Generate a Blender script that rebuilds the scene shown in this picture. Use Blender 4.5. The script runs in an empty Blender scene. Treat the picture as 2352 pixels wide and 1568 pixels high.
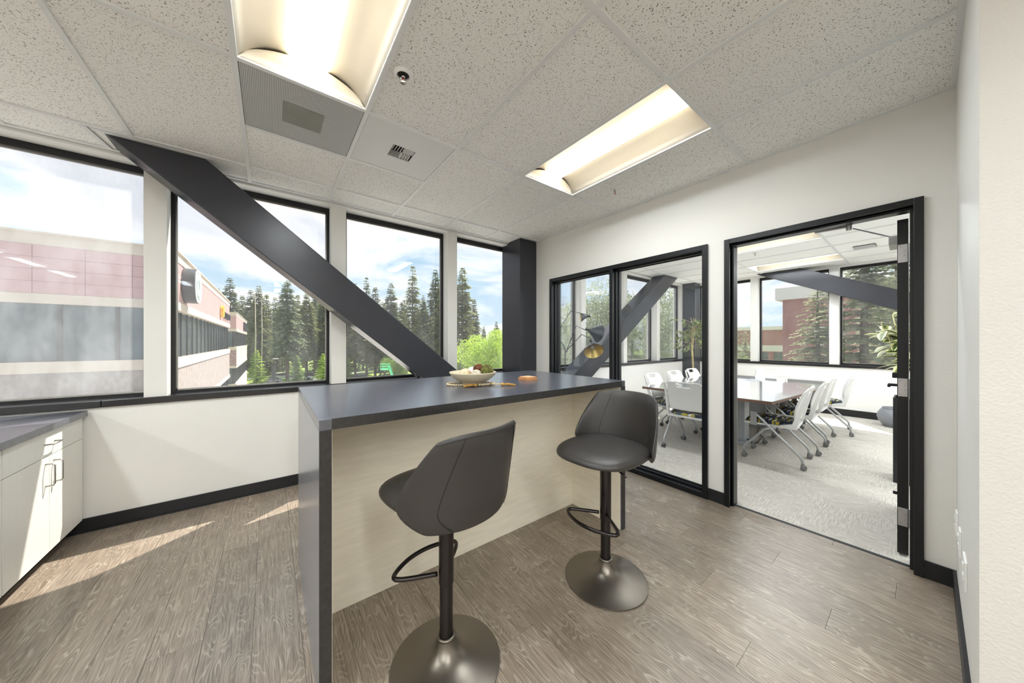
import bpy, math, random
import numpy as np
from mathutils import Vector, Matrix
PI = math.pi
R_ = math.radians

# ------------------------------------------------------------------ camera, sky, sun, exposure
scene = bpy.context.scene
col = scene.collection
YAW = R_(37.39)
CAM_H = 1.35
cd = bpy.data.cameras.new('camera'); cam = bpy.data.objects.new('camera', cd); col.objects.link(cam)
cam.location = (0, 0, CAM_H); cam.rotation_euler = (R_(90), 0, -YAW)
cd.sensor_width = 36.0; cd.lens = 727.5 / 2352 * 36.0; cd.clip_start = 0.02; cd.clip_end = 1500
scene.camera = cam

SKY_STRENGTH = 0.80
SUN_STRENGTH = 7.5
LENS_EMIT = 5.0
LAMP_WATTS = 15.0
scene.view_settings.view_transform = 'Standard'
scene.view_settings.look = 'None'
scene.view_settings.exposure = 0.58
scene.view_settings.gamma = 1.0
scene.view_settings.use_curve_mapping = False
cy = scene.cycles
cy.use_denoising = True
cy.max_bounces = 10; cy.diffuse_bounces = 6; cy.glossy_bounces = 4; cy.transmission_bounces = 6; cy.transparent_max_bounces = 24
cy.caustics_reflective = False; cy.caustics_refractive = False
cy.sample_clamp_indirect = 6.0


def lin(c):
    return c / 12.92 if c <= 0.04045 else ((c + 0.055) / 1.055) ** 2.4


def rgb(r, g, b):
    return (lin(r / 255), lin(g / 255), lin(b / 255), 1)


world = bpy.data.worlds.new('sky'); scene.world = world; world.use_nodes = True
wn = world.node_tree.nodes; wl = world.node_tree.links; wn.clear()
tc = wn.new('ShaderNodeTexCoord')
sep = wn.new('ShaderNodeSeparateXYZ'); wl.new(tc.outputs['Generated'], sep.inputs[0])
# clouds on a flat layer: direction / (z + small)
addz = wn.new('ShaderNodeMath'); addz.operation = 'ADD'; addz.inputs[1].default_value = 0.22
mx = wn.new('ShaderNodeMath'); mx.operation = 'MAXIMUM'; mx.inputs[1].default_value = 0.0
wl.new(sep.outputs[2], mx.inputs[0]); wl.new(mx.outputs[0], addz.inputs[0])
dv = wn.new('ShaderNodeVectorMath'); dv.operation = 'DIVIDE'
cmb = wn.new('ShaderNodeCombineXYZ')
for i in range(3):
    wl.new(addz.outputs[0], cmb.inputs[i])
wl.new(tc.outputs['Generated'], dv.inputs[0]); wl.new(cmb.outputs[0], dv.inputs[1])
n1 = wn.new('ShaderNodeTexNoise'); n1.inputs['Scale'].default_value = 1.25; n1.inputs['Detail'].default_value = 7; n1.inputs['Roughness'].default_value = 0.55
n1.inputs['Distortion'].default_value = 0.4
mp = wn.new('ShaderNodeMapping'); mp.inputs['Location'].default_value = (2.3, 0.7, 0)
wl.new(dv.outputs[0], mp.inputs[0]); wl.new(mp.outputs[0], n1.inputs['Vector'])
cr = wn.new('ShaderNodeValToRGB')
cr.color_ramp.elements[0].position = 0.40; cr.color_ramp.elements[0].color = (0.26, 0.50, 0.70, 1)
cr.color_ramp.elements[1].position = 0.54; cr.color_ramp.elements[1].color = (0.95, 0.96, 0.98, 1)
e = cr.color_ramp.elements.new(0.66); e.color = (0.66, 0.69, 0.76, 1)
wl.new(n1.outputs['Fac'], cr.inputs[0])
# paler towards the horizon
hz = wn.new('ShaderNodeMapRange'); hz.inputs['From Min'].default_value = 0.0; hz.inputs['From Max'].default_value = 0.35
hz.inputs['To Min'].default_value = 0.55; hz.inputs['To Max'].default_value = 0.0
wl.new(mx.outputs[0], hz.inputs['Value'])
mxr = wn.new('ShaderNodeMixRGB'); mxr.inputs[2].default_value = (0.92, 0.95, 0.99, 1)
wl.new(hz.outputs[0], mxr.inputs[0]); wl.new(cr.outputs[0], mxr.inputs[1])
bg = wn.new('ShaderNodeBackground'); bg.inputs['Strength'].default_value = SKY_STRENGTH
wl.new(mxr.outputs[0], bg.inputs[0])
wo = wn.new('ShaderNodeOutputWorld'); wl.new(bg.outputs[0], wo.inputs[0])

sd = bpy.data.lights.new('sun', 'SUN'); sd.energy = SUN_STRENGTH; sd.angle = R_(0.6); sd.color = (1.0, 0.95, 0.86)
sun = bpy.data.objects.new('sun', sd); col.objects.link(sun)
SUNV = Vector((0.50, 0.37, 1.0)).normalized()
sun.rotation_euler = SUNV.to_track_quat('Z', 'Y').to_euler(); sun.location = (6, 12, 20)

# ------------------------------------------------------------------ materials
MATS = {}


def nodes_of(name):
    m = bpy.data.materials.new(name); m.use_nodes = True
    nt = m.node_tree; b = nt.nodes['Principled BSDF']
    return m, nt, b


def pmat(name, color, rough=0.5, metal=0.0, spec=0.5, noise=0.0, nscale=8.0, bump=0.0, bscale=60.0, stretch=(1, 1, 1), c2=None, coat=0.0, obj=True):
    """plain procedural material: slight colour variation by noise, optional bump"""
    m, nt, b = nodes_of(name)
    b.inputs['Roughness'].default_value = rough
    b.inputs['Metallic'].default_value = metal
    b.inputs['Specular IOR Level'].default_value = spec
    b.inputs['Coat Weight'].default_value = coat
    t = nt.nodes.new('ShaderNodeTexCoord')
    mpn = nt.nodes.new('ShaderNodeMapping'); mpn.inputs['Scale'].default_value = stretch
    nt.links.new(t.outputs['Object'], mpn.inputs[0])
    nz = nt.nodes.new('ShaderNodeTexNoise'); nz.inputs['Scale'].default_value = nscale; nz.inputs['Detail'].default_value = 4
    nt.links.new(mpn.outputs[0], nz.inputs['Vector'])
    mix = nt.nodes.new('ShaderNodeMixRGB')
    ca = color
    cb = c2 if c2 else tuple(min(1, c * (1 + noise)) for c in color[:3]) + (1,)
    cc = color if c2 else tuple(c * (1 - noise) for c in color[:3]) + (1,)
    mix.inputs[1].default_value = cc; mix.inputs[2].default_value = cb
    mr = nt.nodes.new('ShaderNodeMapRange'); mr.inputs['From Min'].default_value = 0.3; mr.inputs['From Max'].default_value = 0.7
    nt.links.new(nz.outputs['Fac'], mr.inputs['Value']); nt.links.new(mr.outputs[0], mix.inputs[0])
    nt.links.new(mix.outputs[0], b.inputs['Base Color'])
    if bump:
        nb = nt.nodes.new('ShaderNodeTexNoise'); nb.inputs['Scale'].default_value = bscale; nb.inputs['Detail'].default_value = 3
        nt.links.new(mpn.outputs[0], nb.inputs['Vector'])
        bp = nt.nodes.new('ShaderNodeBump'); bp.inputs['Strength'].default_value = bump; bp.inputs['Distance'].default_value = 0.01
        nt.links.new(nb.outputs['Fac'], bp.inputs['Height']); nt.links.new(bp.outputs[0], b.inputs['Normal'])
    MATS[name] = m
    return m


def emat(name, color, strength):
    m, nt, b = nodes_of(name)
    b.inputs['Base Color'].default_value = color
    b.inputs['Emission Color'].default_value = color
    b.inputs['Emission Strength'].default_value = strength
    MATS[name] = m
    return m


def glass(name, dirt=0.03, tint=(1, 1, 1, 1), ior=1.45, refl=0.22):
    m = bpy.data.materials.new(name); m.use_nodes = True
    nt = m.node_tree; nt.nodes.clear()
    out = nt.nodes.new('ShaderNodeOutputMaterial')
    tr = nt.nodes.new('ShaderNodeBsdfTransparent'); tr.inputs[0].default_value = tint
    gl = nt.nodes.new('ShaderNodeBsdfGlossy'); gl.inputs['Roughness'].default_value = 0.0; gl.inputs[0].default_value = (0.9, 0.95, 1, 1)
    fr = nt.nodes.new('ShaderNodeFresnel'); fr.inputs[0].default_value = ior
    mul = nt.nodes.new('ShaderNodeMath'); mul.operation = 'MULTIPLY'; mul.inputs[1].default_value = refl
    nt.links.new(fr.outputs[0], mul.inputs[0])
    a = nt.nodes.new('ShaderNodeMixShader')
    nt.links.new(mul.outputs[0], a.inputs[0]); nt.links.new(tr.outputs[0], a.inputs[1]); nt.links.new(gl.outputs[0], a.inputs[2])
    # a film of dirt and dried rain on the pane
    tl = nt.nodes.new('ShaderNodeBsdfTranslucent'); tl.inputs[0].default_value = (0.85, 0.87, 0.9, 1)
    t = nt.nodes.new('ShaderNodeTexCoord')
    mpn = nt.nodes.new('ShaderNodeMapping'); mpn.inputs['Scale'].default_value = (3, 3, 1.1)
    nt.links.new(t.outputs['Object'], mpn.inputs[0])
    nz = nt.nodes.new('ShaderNodeTexNoise'); nz.inputs['Scale'].default_value = 2.2; nz.inputs['Detail'].default_value = 8; nz.inputs['Roughness'].default_value = 0.65
    nt.links.new(mpn.outputs[0], nz.inputs['Vector'])
    mr = nt.nodes.new('ShaderNodeMapRange'); mr.inputs['From Min'].default_value = 0.3; mr.inputs['From Max'].default_value = 0.75
    mr.inputs['To Min'].default_value = dirt * 0.5; mr.inputs['To Max'].default_value = dirt * 1.6
    nt.links.new(nz.outputs['Fac'], mr.inputs['Value'])
    c = nt.nodes.new('ShaderNodeMixShader')
    nt.links.new(mr.outputs[0], c.inputs[0]); nt.links.new(a.outputs[0], c.inputs[1]); nt.links.new(tl.outputs[0], c.inputs[2])
    nt.links.new(c.outputs[0], out.inputs[0])
    MATS[name] = m
    return m


def ramp(nt, stops, mode='LINEAR'):
    r = nt.nodes.new('ShaderNodeValToRGB'); r.color_ramp.interpolation = mode
    els = r.color_ramp.elements
    els[0].position, els[0].color = stops[0]
    els[1].position, els[1].color = stops[-1]
    for p, c in stops[1:-1]:
        q = els.new(p); q.color = c
    return r


WALL = pmat('wall_paint', rgb(229, 227, 222), 0.7, spec=0.25, noise=0.015, nscale=2, bump=0.10, bscale=90)
WALLTEX = pmat('wall_paint_orange_peel', rgb(214, 210, 204), 0.65, spec=0.3, noise=0.02, nscale=3, bump=0.22, bscale=110, stretch=(1, 1, 1))
WHITE = pmat('white_paint', rgb(236, 235, 231), 0.5, spec=0.35, noise=0.01, bump=0.02)
WALLB = pmat('wall_paint_white', rgb(246, 245, 243), 0.7, spec=0.25, noise=0.012, nscale=2, bump=0.08, bscale=90)
BLACKM = pmat('black_metal', rgb(22, 23, 26), 0.30, metal=0.0, spec=0.4, noise=0.06, bump=0.02, bscale=150)
BLACKSILL = pmat('black_sill', rgb(32, 31, 33), 0.22, spec=0.6, noise=0.08, bump=0.015, bscale=120)
BASEB = pmat('black_rubber_base', rgb(34, 34, 36), 0.45, spec=0.4, noise=0.05)
STEEL = pmat('painted_steel', rgb(53, 54, 60), 0.27, metal=0.0, spec=0.42, noise=0.05, nscale=3, bump=0.06, bscale=200)
COUNTER = pmat('slate_laminate', rgb(84, 86, 95), 0.23, spec=1.0, noise=0.10, nscale=22, bump=0.02, bscale=180)
EDGE = pmat('slate_laminate_edge', rgb(50, 48, 47), 0.4, spec=0.45, noise=0.25, nscale=40)
ISLSIDE_SHEEN = pmat('slate_laminate_side', rgb(132, 133, 139), 0.22, spec=0.6, noise=0.05, nscale=14, stretch=(30, 1, 1))  # left end panel: reflected window and floor light put into a lighter slate colour
CREAM = pmat('cream_wood_laminate', rgb(243, 235, 217), 0.42, spec=0.4, noise=0.05, nscale=5, stretch=(1.0, 1.0, 9))
CAB = pmat('cabinet_white_laminate', rgb(232, 230, 222), 0.4, spec=0.4, noise=0.015, nscale=6, stretch=(8, 8, 1))
NICKEL = pmat('satin_nickel', rgb(170, 168, 164), 0.32, metal=1.0, noise=0.05)
HINGE = pmat('hinge_steel', rgb(190, 188, 188), 0.38, metal=0.8, noise=0.06)
LEATHER = pmat('grey_leatherette', rgb(54, 51, 49), 0.38, spec=0.5, noise=0.04, nscale=10, bump=0.12, bscale=380)
SEAM = pmat('seam_thread', rgb(30, 28, 28), 0.7)
GUN = pmat('gunmetal', rgb(128, 121, 112), 0.34, metal=0.92, noise=0.05, nscale=6, bump=0.02, bscale=300)
POLEM = pmat('gunmetal_dark', rgb(62, 58, 57), 0.25, metal=0.85, noise=0.05)
TBAR = pmat('grid_white', rgb(226, 228, 228), 0.45, spec=0.4, noise=0.01)
PANELW = pmat('vent_panel_white', rgb(218, 219, 218), 0.5, noise=0.01)
DARKVOID = pmat('vent_shadow_box', rgb(40, 38, 36), 0.8)
REFLECTOR = pmat('troffer_reflector', rgb(238, 232, 220), 0.45, spec=0.3, noise=0.01)
LENS = emat('troffer_lens', (1.0, 0.92, 0.76, 1), LENS_EMIT)
PLASTW = pmat('white_plastic', rgb(238, 238, 236), 0.38, spec=0.45, noise=0.01)
SILVER = pmat('silver_paint', rgb(188, 190, 192), 0.35, metal=0.75, noise=0.04)
CASTER = pmat('caster_grey', rgb(120, 120, 120), 0.5, noise=0.08)
CASTERD = pmat('caster_tread', rgb(50, 48, 46), 0.6, noise=0.08)
CHROME = pmat('chrome', rgb(200, 196, 190), 0.15, metal=1.0, noise=0.03)
REDBULB = pmat('sprinkler_bulb', rgb(190, 40, 30), 0.15, spec=0.7)
PLATE = pmat('wall_plate_white', rgb(244, 244, 242), 0.35, spec=0.5)
BLACKDOOR = pmat('black_door_laminate', rgb(24, 23, 24), 0.42, spec=0.45, noise=0.2, nscale=30, stretch=(1, 1, 0.1))
BRASS = pmat('brass_inside', rgb(206, 180, 108), 0.35, metal=0.6, noise=0.05)
LAMPBLK = pmat('lamp_black', rgb(52, 58, 66), 0.3, spec=0.6, noise=0.05)
BULB = pmat('bulb_glass_white', rgb(245, 245, 240), 0.2, spec=0.6)
CERAMIC = pmat('bowl_stoneware', rgb(208, 196, 168), 0.55, spec=0.35, noise=0.04, nscale=3, stretch=(1, 1, 30))
BEAD = pmat('bead_wood', rgb(214, 194, 158), 0.55, noise=0.08, nscale=60)
TASSEL = pmat('tassel_jute', rgb(196, 152, 78), 0.8, noise=0.2, nscale=40, stretch=(1, 1, 1))
BAMBOO = pmat('bamboo', rgb(200, 142, 92), 0.45, noise=0.15, nscale=10, stretch=(1, 14, 4))
BAMBOO2 = pmat('bamboo_pale', rgb(226, 178, 136), 0.5, noise=0.12, nscale=10, stretch=(1, 14, 4))
BALLM = pmat('moss_ball', rgb(74, 76, 34), 0.9, c2=rgb(128, 128, 66), nscale=40, bump=0.4, bscale=90)
BALLR = pmat('vine_ball', rgb(84, 44, 26), 0.8, c2=rgb(150, 96, 66), nscale=30, bump=0.3)
POTG = pmat('pot_grey_glaze', rgb(134, 138, 146), 0.5, spec=0.4, noise=0.08, nscale=4)
POTB = pmat('planter_black', rgb(26, 27, 30), 0.35, spec=0.5, noise=0.1)
SOIL = pmat('soil', rgb(60, 46, 34), 0.95, noise=0.3, nscale=50, bump=0.5)
STEM = pmat('stem_pale', rgb(196, 190, 142), 0.6, noise=0.1)
TRUNKI = pmat('ficus_trunk', rgb(186, 172, 120), 0.7, noise=0.15, nscale=20)
BARK = pmat('bark', rgb(92, 74, 62), 0.9, noise=0.3, nscale=3, stretch=(3, 3, 0.6), bump=0.4, bscale=12)
BARKP = pmat('bark_pale', rgb(196, 186, 170), 0.9, noise=0.2, nscale=3, stretch=(3, 3, 0.4))
PINK = pmat('pink_stone_panel', rgb(186, 148, 146), 0.6, noise=0.05, nscale=2)
CREAMST = pmat('cream_precast', rgb(200, 186, 170), 0.7, noise=0.04, nscale=1.5)
GREYST = pmat('grey_aggregate', rgb(150, 140, 136), 0.85, noise=0.18, nscale=9, stretch=(1, 1, 0.5))
SPECK = pmat('speckled_stone', rgb(128, 96, 96), 0.7, c2=rgb(176, 150, 150), nscale=8)
WINDARK = pmat('office_glass', rgb(84, 92, 96), 0.08, spec=0.8, noise=0.35, nscale=0.8)
MULLDARK = pmat('office_mullion', rgb(40, 40, 44), 0.4)
BRICK = pmat('brick_red', rgb(158, 112, 106), 0.85, noise=0.12, nscale=6)
ROOFW = pmat('cornice_white', rgb(214, 208, 204), 0.7)
SIGNDK = pmat('sign_drum', rgb(70, 70, 76), 0.4)
SIGNW = pmat('sign_face_white', rgb(236, 240, 240), 0.35)
SIGNG = pmat('sign_face_grey', rgb(150, 164, 164), 0.35)
SIGNY = pmat('sign_yellow', rgb(224, 176, 66), 0.4)
SIGNB = pmat('sign_letters', rgb(44, 48, 58), 0.4)
CARW = pmat('car_white', rgb(226, 230, 234), 0.25, spec=0.6, coat=0.5)
CARG = pmat('car_grey', rgb(120, 124, 132), 0.25, metal=0.5, coat=0.5)
CARB = pmat('car_blue', rgb(64, 74, 110), 0.25, coat=0.5)
CARGL = pmat('car_glass', rgb(36, 42, 50), 0.06, spec=0.8)
TYRE = pmat('tyre', rgb(28, 28, 28), 0.8)
LIFTG = pmat('lift_green', rgb(96, 210, 150), 0.45)
ASPH_BOUNCE = pmat('asphalt', rgb(192, 190, 186), 0.9, noise=0.1, nscale=0.6)  # kept pale so the ground bounces daylight up onto the ceiling
CONCR = pmat('kerb_concrete', rgb(222, 218, 208), 0.85, noise=0.06, nscale=1)
POSTD = pmat('lamp_post_dark', rgb(60, 62, 64), 0.5)
ACCENT = pmat('beam_trim_grey', rgb(150, 152, 154), 0.5)
PAPERB = pmat('ball_cream_paper', rgb(222, 212, 186), 0.7, c2=rgb(176, 142, 84), nscale=26)
SEEDB = pmat('ball_seed', rgb(150, 132, 104), 0.7, c2=rgb(232, 226, 212), nscale=110, bump=0.4, bscale=110)
SHELLB = pmat('ball_shell', rgb(236, 232, 226), 0.5, noise=0.05)

GLASSA = glass('window_glass', 0.035)
GLASSD = glass('window_glass_dusty', 0.12)
GLASSB = glass('window_glass_conference', 0.03)
GLASSS = glass('sidelight_glass', 0.012, refl=0.45)


def leafmat(name, c1, c2, trans=0.25, scale=0.5):
    m, nt, b = nodes_of(name)
    t = nt.nodes.new('ShaderNodeTexCoord')
    nz = nt.nodes.new('ShaderNodeTexNoise'); nz.inputs['Scale'].default_value = scale; nz.inputs['Detail'].default_value = 3
    nt.links.new(t.outputs['Object'], nz.inputs['Vector'])
    mr = nt.nodes.new('ShaderNodeMapRange'); mr.inputs['From Min'].default_value = 0.3; mr.inputs['From Max'].default_value = 0.7
    nt.links.new(nz.outputs['Fac'], mr.inputs['Value'])
    mix = nt.nodes.new('ShaderNodeMixRGB'); mix.inputs[1].default_value = c1; mix.inputs[2].default_value = c2
    nt.links.new(mr.outputs[0], mix.inputs[0])
    oi = nt.nodes.new('ShaderNodeObjectInfo')
    hs = nt.nodes.new('ShaderNodeHueSaturation')
    m2 = nt.nodes.new('ShaderNodeMapRange'); m2.inputs['To Min'].default_value = 0.75; m2.inputs['To Max'].default_value = 1.3
    nt.links.new(oi.outputs['Random'], m2.inputs['Value']); nt.links.new(m2.outputs[0], hs.inputs['Value'])
    nt.links.new(mix.outputs[0], hs.inputs['Color'])
    nt.links.new(hs.outputs[0], b.inputs['Base Color'])
    b.inputs['Roughness'].default_value = 0.7; b.inputs['Specular IOR Level'].default_value = 0.2
    tl = nt.nodes.new('ShaderNodeBsdfTranslucent'); nt.links.new(hs.outputs[0], tl.inputs[0])
    ms = nt.nodes.new('ShaderNodeMixShader'); ms.inputs[0].default_value = trans
    nt.links.new(b.outputs[0], ms.inputs[1]); nt.links.new(tl.outputs[0], ms.inputs[2])
    nt.links.new(ms.outputs[0], nt.nodes['Material Output'].inputs[0])
    MATS[name] = m
    return m


FIR = leafmat('fir_needles', rgb(98, 110, 72), rgb(162, 164, 104), 0.3, 0.6)
FIR2 = leafmat('fir_needles_blue', rgb(98, 114, 92), rgb(150, 158, 122), 0.3, 0.6)
SPRUCE = leafmat('spruce_needles', rgb(132, 144, 112), rgb(190, 194, 152), 0.4, 0.8)
LIME = leafmat('young_leaves', rgb(148, 176, 70), rgb(196, 214, 100), 0.4, 0.9)
BROAD = leafmat('broad_leaves', rgb(104, 118, 84), rgb(164, 172, 132), 0.4, 0.8)
SHRUB = leafmat('shrub_leaves', rgb(96, 124, 66), rgb(150, 170, 96), 0.35, 0.8)
FICUS = leafmat('ficus_leaves', rgb(104, 120, 62), rgb(190, 200, 160), 0.35, 6)


def variegated():
    m, nt, b = nodes_of('variegated_leaf')
    uv = nt.nodes.new('ShaderNodeTexCoord')
    s = nt.nodes.new('ShaderNodeSeparateXYZ'); nt.links.new(uv.outputs['UV'], s.inputs[0])
    nz = nt.nodes.new('ShaderNodeTexNoise'); nz.inputs['Scale'].default_value = 7; nz.inputs['Detail'].default_value = 4
    nt.links.new(uv.outputs['Object'], nz.inputs['Vector'])
    a = nt.nodes.new('ShaderNodeMath'); a.operation = 'ADD'
    sc_ = nt.nodes.new('ShaderNodeMath'); sc_.operation = 'MULTIPLY_ADD'; sc_.inputs[1].default_value = 0.8; sc_.inputs[2].default_value = -0.4
    nt.links.new(nz.outputs['Fac'], sc_.inputs[0])
    nt.links.new(s.outputs[0], a.inputs[0]); nt.links.new(sc_.outputs[0], a.inputs[1])
    r = ramp(nt, [(0.0, rgb(62, 84, 40)), (0.42, rgb(112, 130, 58)), (0.55, rgb(226, 224, 164)), (1.0, rgb(240, 238, 200))])
    nt.links.new(a.outputs[0], r.inputs[0]); nt.links.new(r.outputs[0], b.inputs['Base Color'])
    b.inputs['Roughness'].default_value = 0.4
    MATS['variegated_leaf'] = m
    return m


VARIEG = variegated()


def tile_mat():
    m, nt, b = nodes_of('ceiling_tile_fissured')
    g = nt.nodes.new('ShaderNodeNewGeometry')
    oi = nt.nodes.new('ShaderNodeObjectInfo')
    off = nt.nodes.new('ShaderNodeVectorMath'); off.operation = 'SCALE'; off.inputs[0].default_value = (37.0, 21.0, 5.0)
    nt.links.new(oi.outputs['Random'], off.inputs['Scale'])
    ad = nt.nodes.new('ShaderNodeVectorMath'); ad.operation = 'ADD'
    nt.links.new(g.outputs['Position'], ad.inputs[0]); nt.links.new(off.outputs[0], ad.inputs[1])
    # short fissures: thin contour of one noise, kept only where a second noise is high
    n1 = nt.nodes.new('ShaderNodeTexNoise'); n1.inputs['Scale'].default_value = 66; n1.inputs['Detail'].default_value = 1.5; n1.inputs['Distortion'].default_value = 0.6
    n2 = nt.nodes.new('ShaderNodeTexNoise'); n2.inputs['Scale'].default_value = 150; n2.inputs['Detail'].default_value = 1
    for n in (n1, n2):
        nt.links.new(ad.outputs[0], n.inputs['Vector'])
    s1 = nt.nodes.new('ShaderNodeMath'); s1.operation = 'SUBTRACT'; s1.inputs[1].default_value = 0.5; nt.links.new(n1.outputs['Fac'], s1.inputs[0])
    a1 = nt.nodes.new('ShaderNodeMath'); a1.operation = 'ABSOLUTE'; nt.links.new(s1.outputs[0], a1.inputs[0])
    l1 = nt.nodes.new('ShaderNodeMath'); l1.operation = 'LESS_THAN'; l1.inputs[1].default_value = 0.038; nt.links.new(a1.outputs[0], l1.inputs[0])
    g2 = nt.nodes.new('ShaderNodeMath'); g2.operation = 'GREATER_THAN'; g2.inputs[1].default_value = 0.575; nt.links.new(n2.outputs['Fac'], g2.inputs[0])
    mm = nt.nodes.new('ShaderNodeMath'); mm.operation = 'MULTIPLY'; nt.links.new(l1.outputs[0], mm.inputs[0]); nt.links.new(g2.outputs[0], mm.inputs[1])
    mix = nt.nodes.new('ShaderNodeMixRGB'); mix.inputs[1].default_value = rgb(243, 243, 240); mix.inputs[2].default_value = rgb(140, 137, 131)
    nt.links.new(mm.outputs[0], mix.inputs[0])
    v = nt.nodes.new('ShaderNodeMapRange'); v.inputs['To Min'].default_value = 0.97; v.inputs['To Max'].default_value = 1.03
    nt.links.new(oi.outputs['Random'], v.inputs['Value'])
    hs = nt.nodes.new('ShaderNodeHueSaturation'); nt.links.new(v.outputs[0], hs.inputs['Value']); nt.links.new(mix.outputs[0], hs.inputs['Color'])
    nt.links.new(hs.outputs[0], b.inputs['Base Color'])
    b.inputs['Roughness'].default_value = 0.9; b.inputs['Specular IOR Level'].default_value = 0.1
    MATS['tile'] = m
    return m


TILE = tile_mat()
TILEB = pmat('ceiling_tile_plain', rgb(244, 244, 242), 0.85, spec=0.1, noise=0.02, nscale=60)


def plank_mat():
    m, nt, b = nodes_of('wood_plank')
    g = nt.nodes.new('ShaderNodeNewGeometry')
    oi = nt.nodes.new('ShaderNodeObjectInfo')
    off = nt.nodes.new('ShaderNodeVectorMath'); off.operation = 'SCALE'; off.inputs[0].default_value = (13.0, 57.0, 0.0)
    nt.links.new(oi.outputs['Random'], off.inputs['Scale'])
    ad = nt.nodes.new('ShaderNodeVectorMath'); ad.operation = 'ADD'
    nt.links.new(g.outputs['Position'], ad.inputs[0]); nt.links.new(off.outputs[0], ad.inputs[1])
    # broad flow that bends the grain into cathedrals
    mpA = nt.nodes.new('ShaderNodeMapping'); mpA.inputs['Scale'].default_value = (4.2, 0.85, 1)
    nt.links.new(ad.outputs[0], mpA.inputs[0])
    nA = nt.nodes.new('ShaderNodeTexNoise'); nA.inputs['Scale'].default_value = 1.6; nA.inputs['Detail'].default_value = 2.5; nA.inputs['Roughness'].default_value = 0.5
    nt.links.new(mpA.outputs[0], nA.inputs['Vector'])
    k = nt.nodes.new('ShaderNodeMath'); k.operation = 'MULTIPLY'; k.inputs[1].default_value = 34.0; nt.links.new(nA.outputs['Fac'], k.inputs[0])
    fr = nt.nodes.new('ShaderNodeMath'); fr.operation = 'FRACT'; nt.links.new(k.outputs[0], fr.inputs[0])
    rl = ramp(nt, [(0.0, (1, 1, 1, 1)), (0.12, (0.75, 0.75, 0.75, 1)), (0.34, (0, 0, 0, 1)), (0.9, (0.0, 0.0, 0.0, 1)), (1.0, (1, 1, 1, 1))])
    nt.links.new(fr.outputs[0], rl.inputs[0])
    # fine straight pores
    mpB = nt.nodes.new('ShaderNodeMapping'); mpB.inputs['Scale'].default_value = (150, 5, 1)
    nt.links.new(ad.outputs[0], mpB.inputs[0])
    nB = nt.nodes.new('ShaderNodeTexNoise'); nB.inputs['Scale'].default_value = 1.0; nB.inputs['Detail'].default_value = 3; nB.inputs['Roughness'].default_value = 0.65
    nt.links.new(mpB.outputs[0], nB.inputs['Vector'])
    rb = ramp(nt, [(0.35, rgb(108, 95, 82)), (0.52, rgb(138, 124, 109)), (0.72, rgb(166, 152, 136))])
    nt.links.new(nB.outputs['Fac'], rb.inputs[0])
    mixL = nt.nodes.new('ShaderNodeMixRGB'); mixL.inputs[2].default_value = rgb(190, 179, 164)
    sc_ = nt.nodes.new('ShaderNodeMath'); sc_.operation = 'MULTIPLY'
    nC = nt.nodes.new('ShaderNodeTexNoise'); nC.inputs['Scale'].default_value = 9; nC.inputs['Detail'].default_value = 3
    nt.links.new(ad.outputs[0], nC.inputs['Vector'])
    rc = nt.nodes.new('ShaderNodeMapRange'); rc.inputs['From Min'].default_value = 0.35; rc.inputs['From Max'].default_value = 0.7; rc.inputs['To Max'].default_value = 0.75
    nt.links.new(nC.outputs['Fac'], rc.inputs['Value'])
    nt.links.new(rl.outputs[0], sc_.inputs[0]); nt.links.new(rc.outputs[0], sc_.inputs[1])
    nt.links.new(sc_.outputs[0], mixL.inputs[0]); nt.links.new(rb.outputs[0], mixL.inputs[1])
    v = nt.nodes.new('ShaderNodeMapRange'); v.inputs['To Min'].default_value = 0.86; v.inputs['To Max'].default_value = 1.14
    nt.links.new(oi.outputs['Random'], v.inputs['Value'])
    hs = nt.nodes.new('ShaderNodeHueSaturation'); nt.links.new(v.outputs[0], hs.inputs['Value']); nt.links.new(mixL.outputs[0], hs.inputs['Color'])
    nt.links.new(hs.outputs[0], b.inputs['Base Color'])
    b.inputs['Roughness'].default_value = 0.34; b.inputs['Specular IOR Level'].default_value = 0.95
    bp = nt.nodes.new('ShaderNodeBump'); bp.inputs['Strength'].default_value = 0.12; bp.inputs['Distance'].default_value = 0.004
    nt.links.new(nB.outputs['Fac'], bp.inputs['Height']); nt.links.new(bp.outputs[0], b.inputs['Normal'])
    MATS['plank'] = m
    return m


PLANK = plank_mat()


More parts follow.
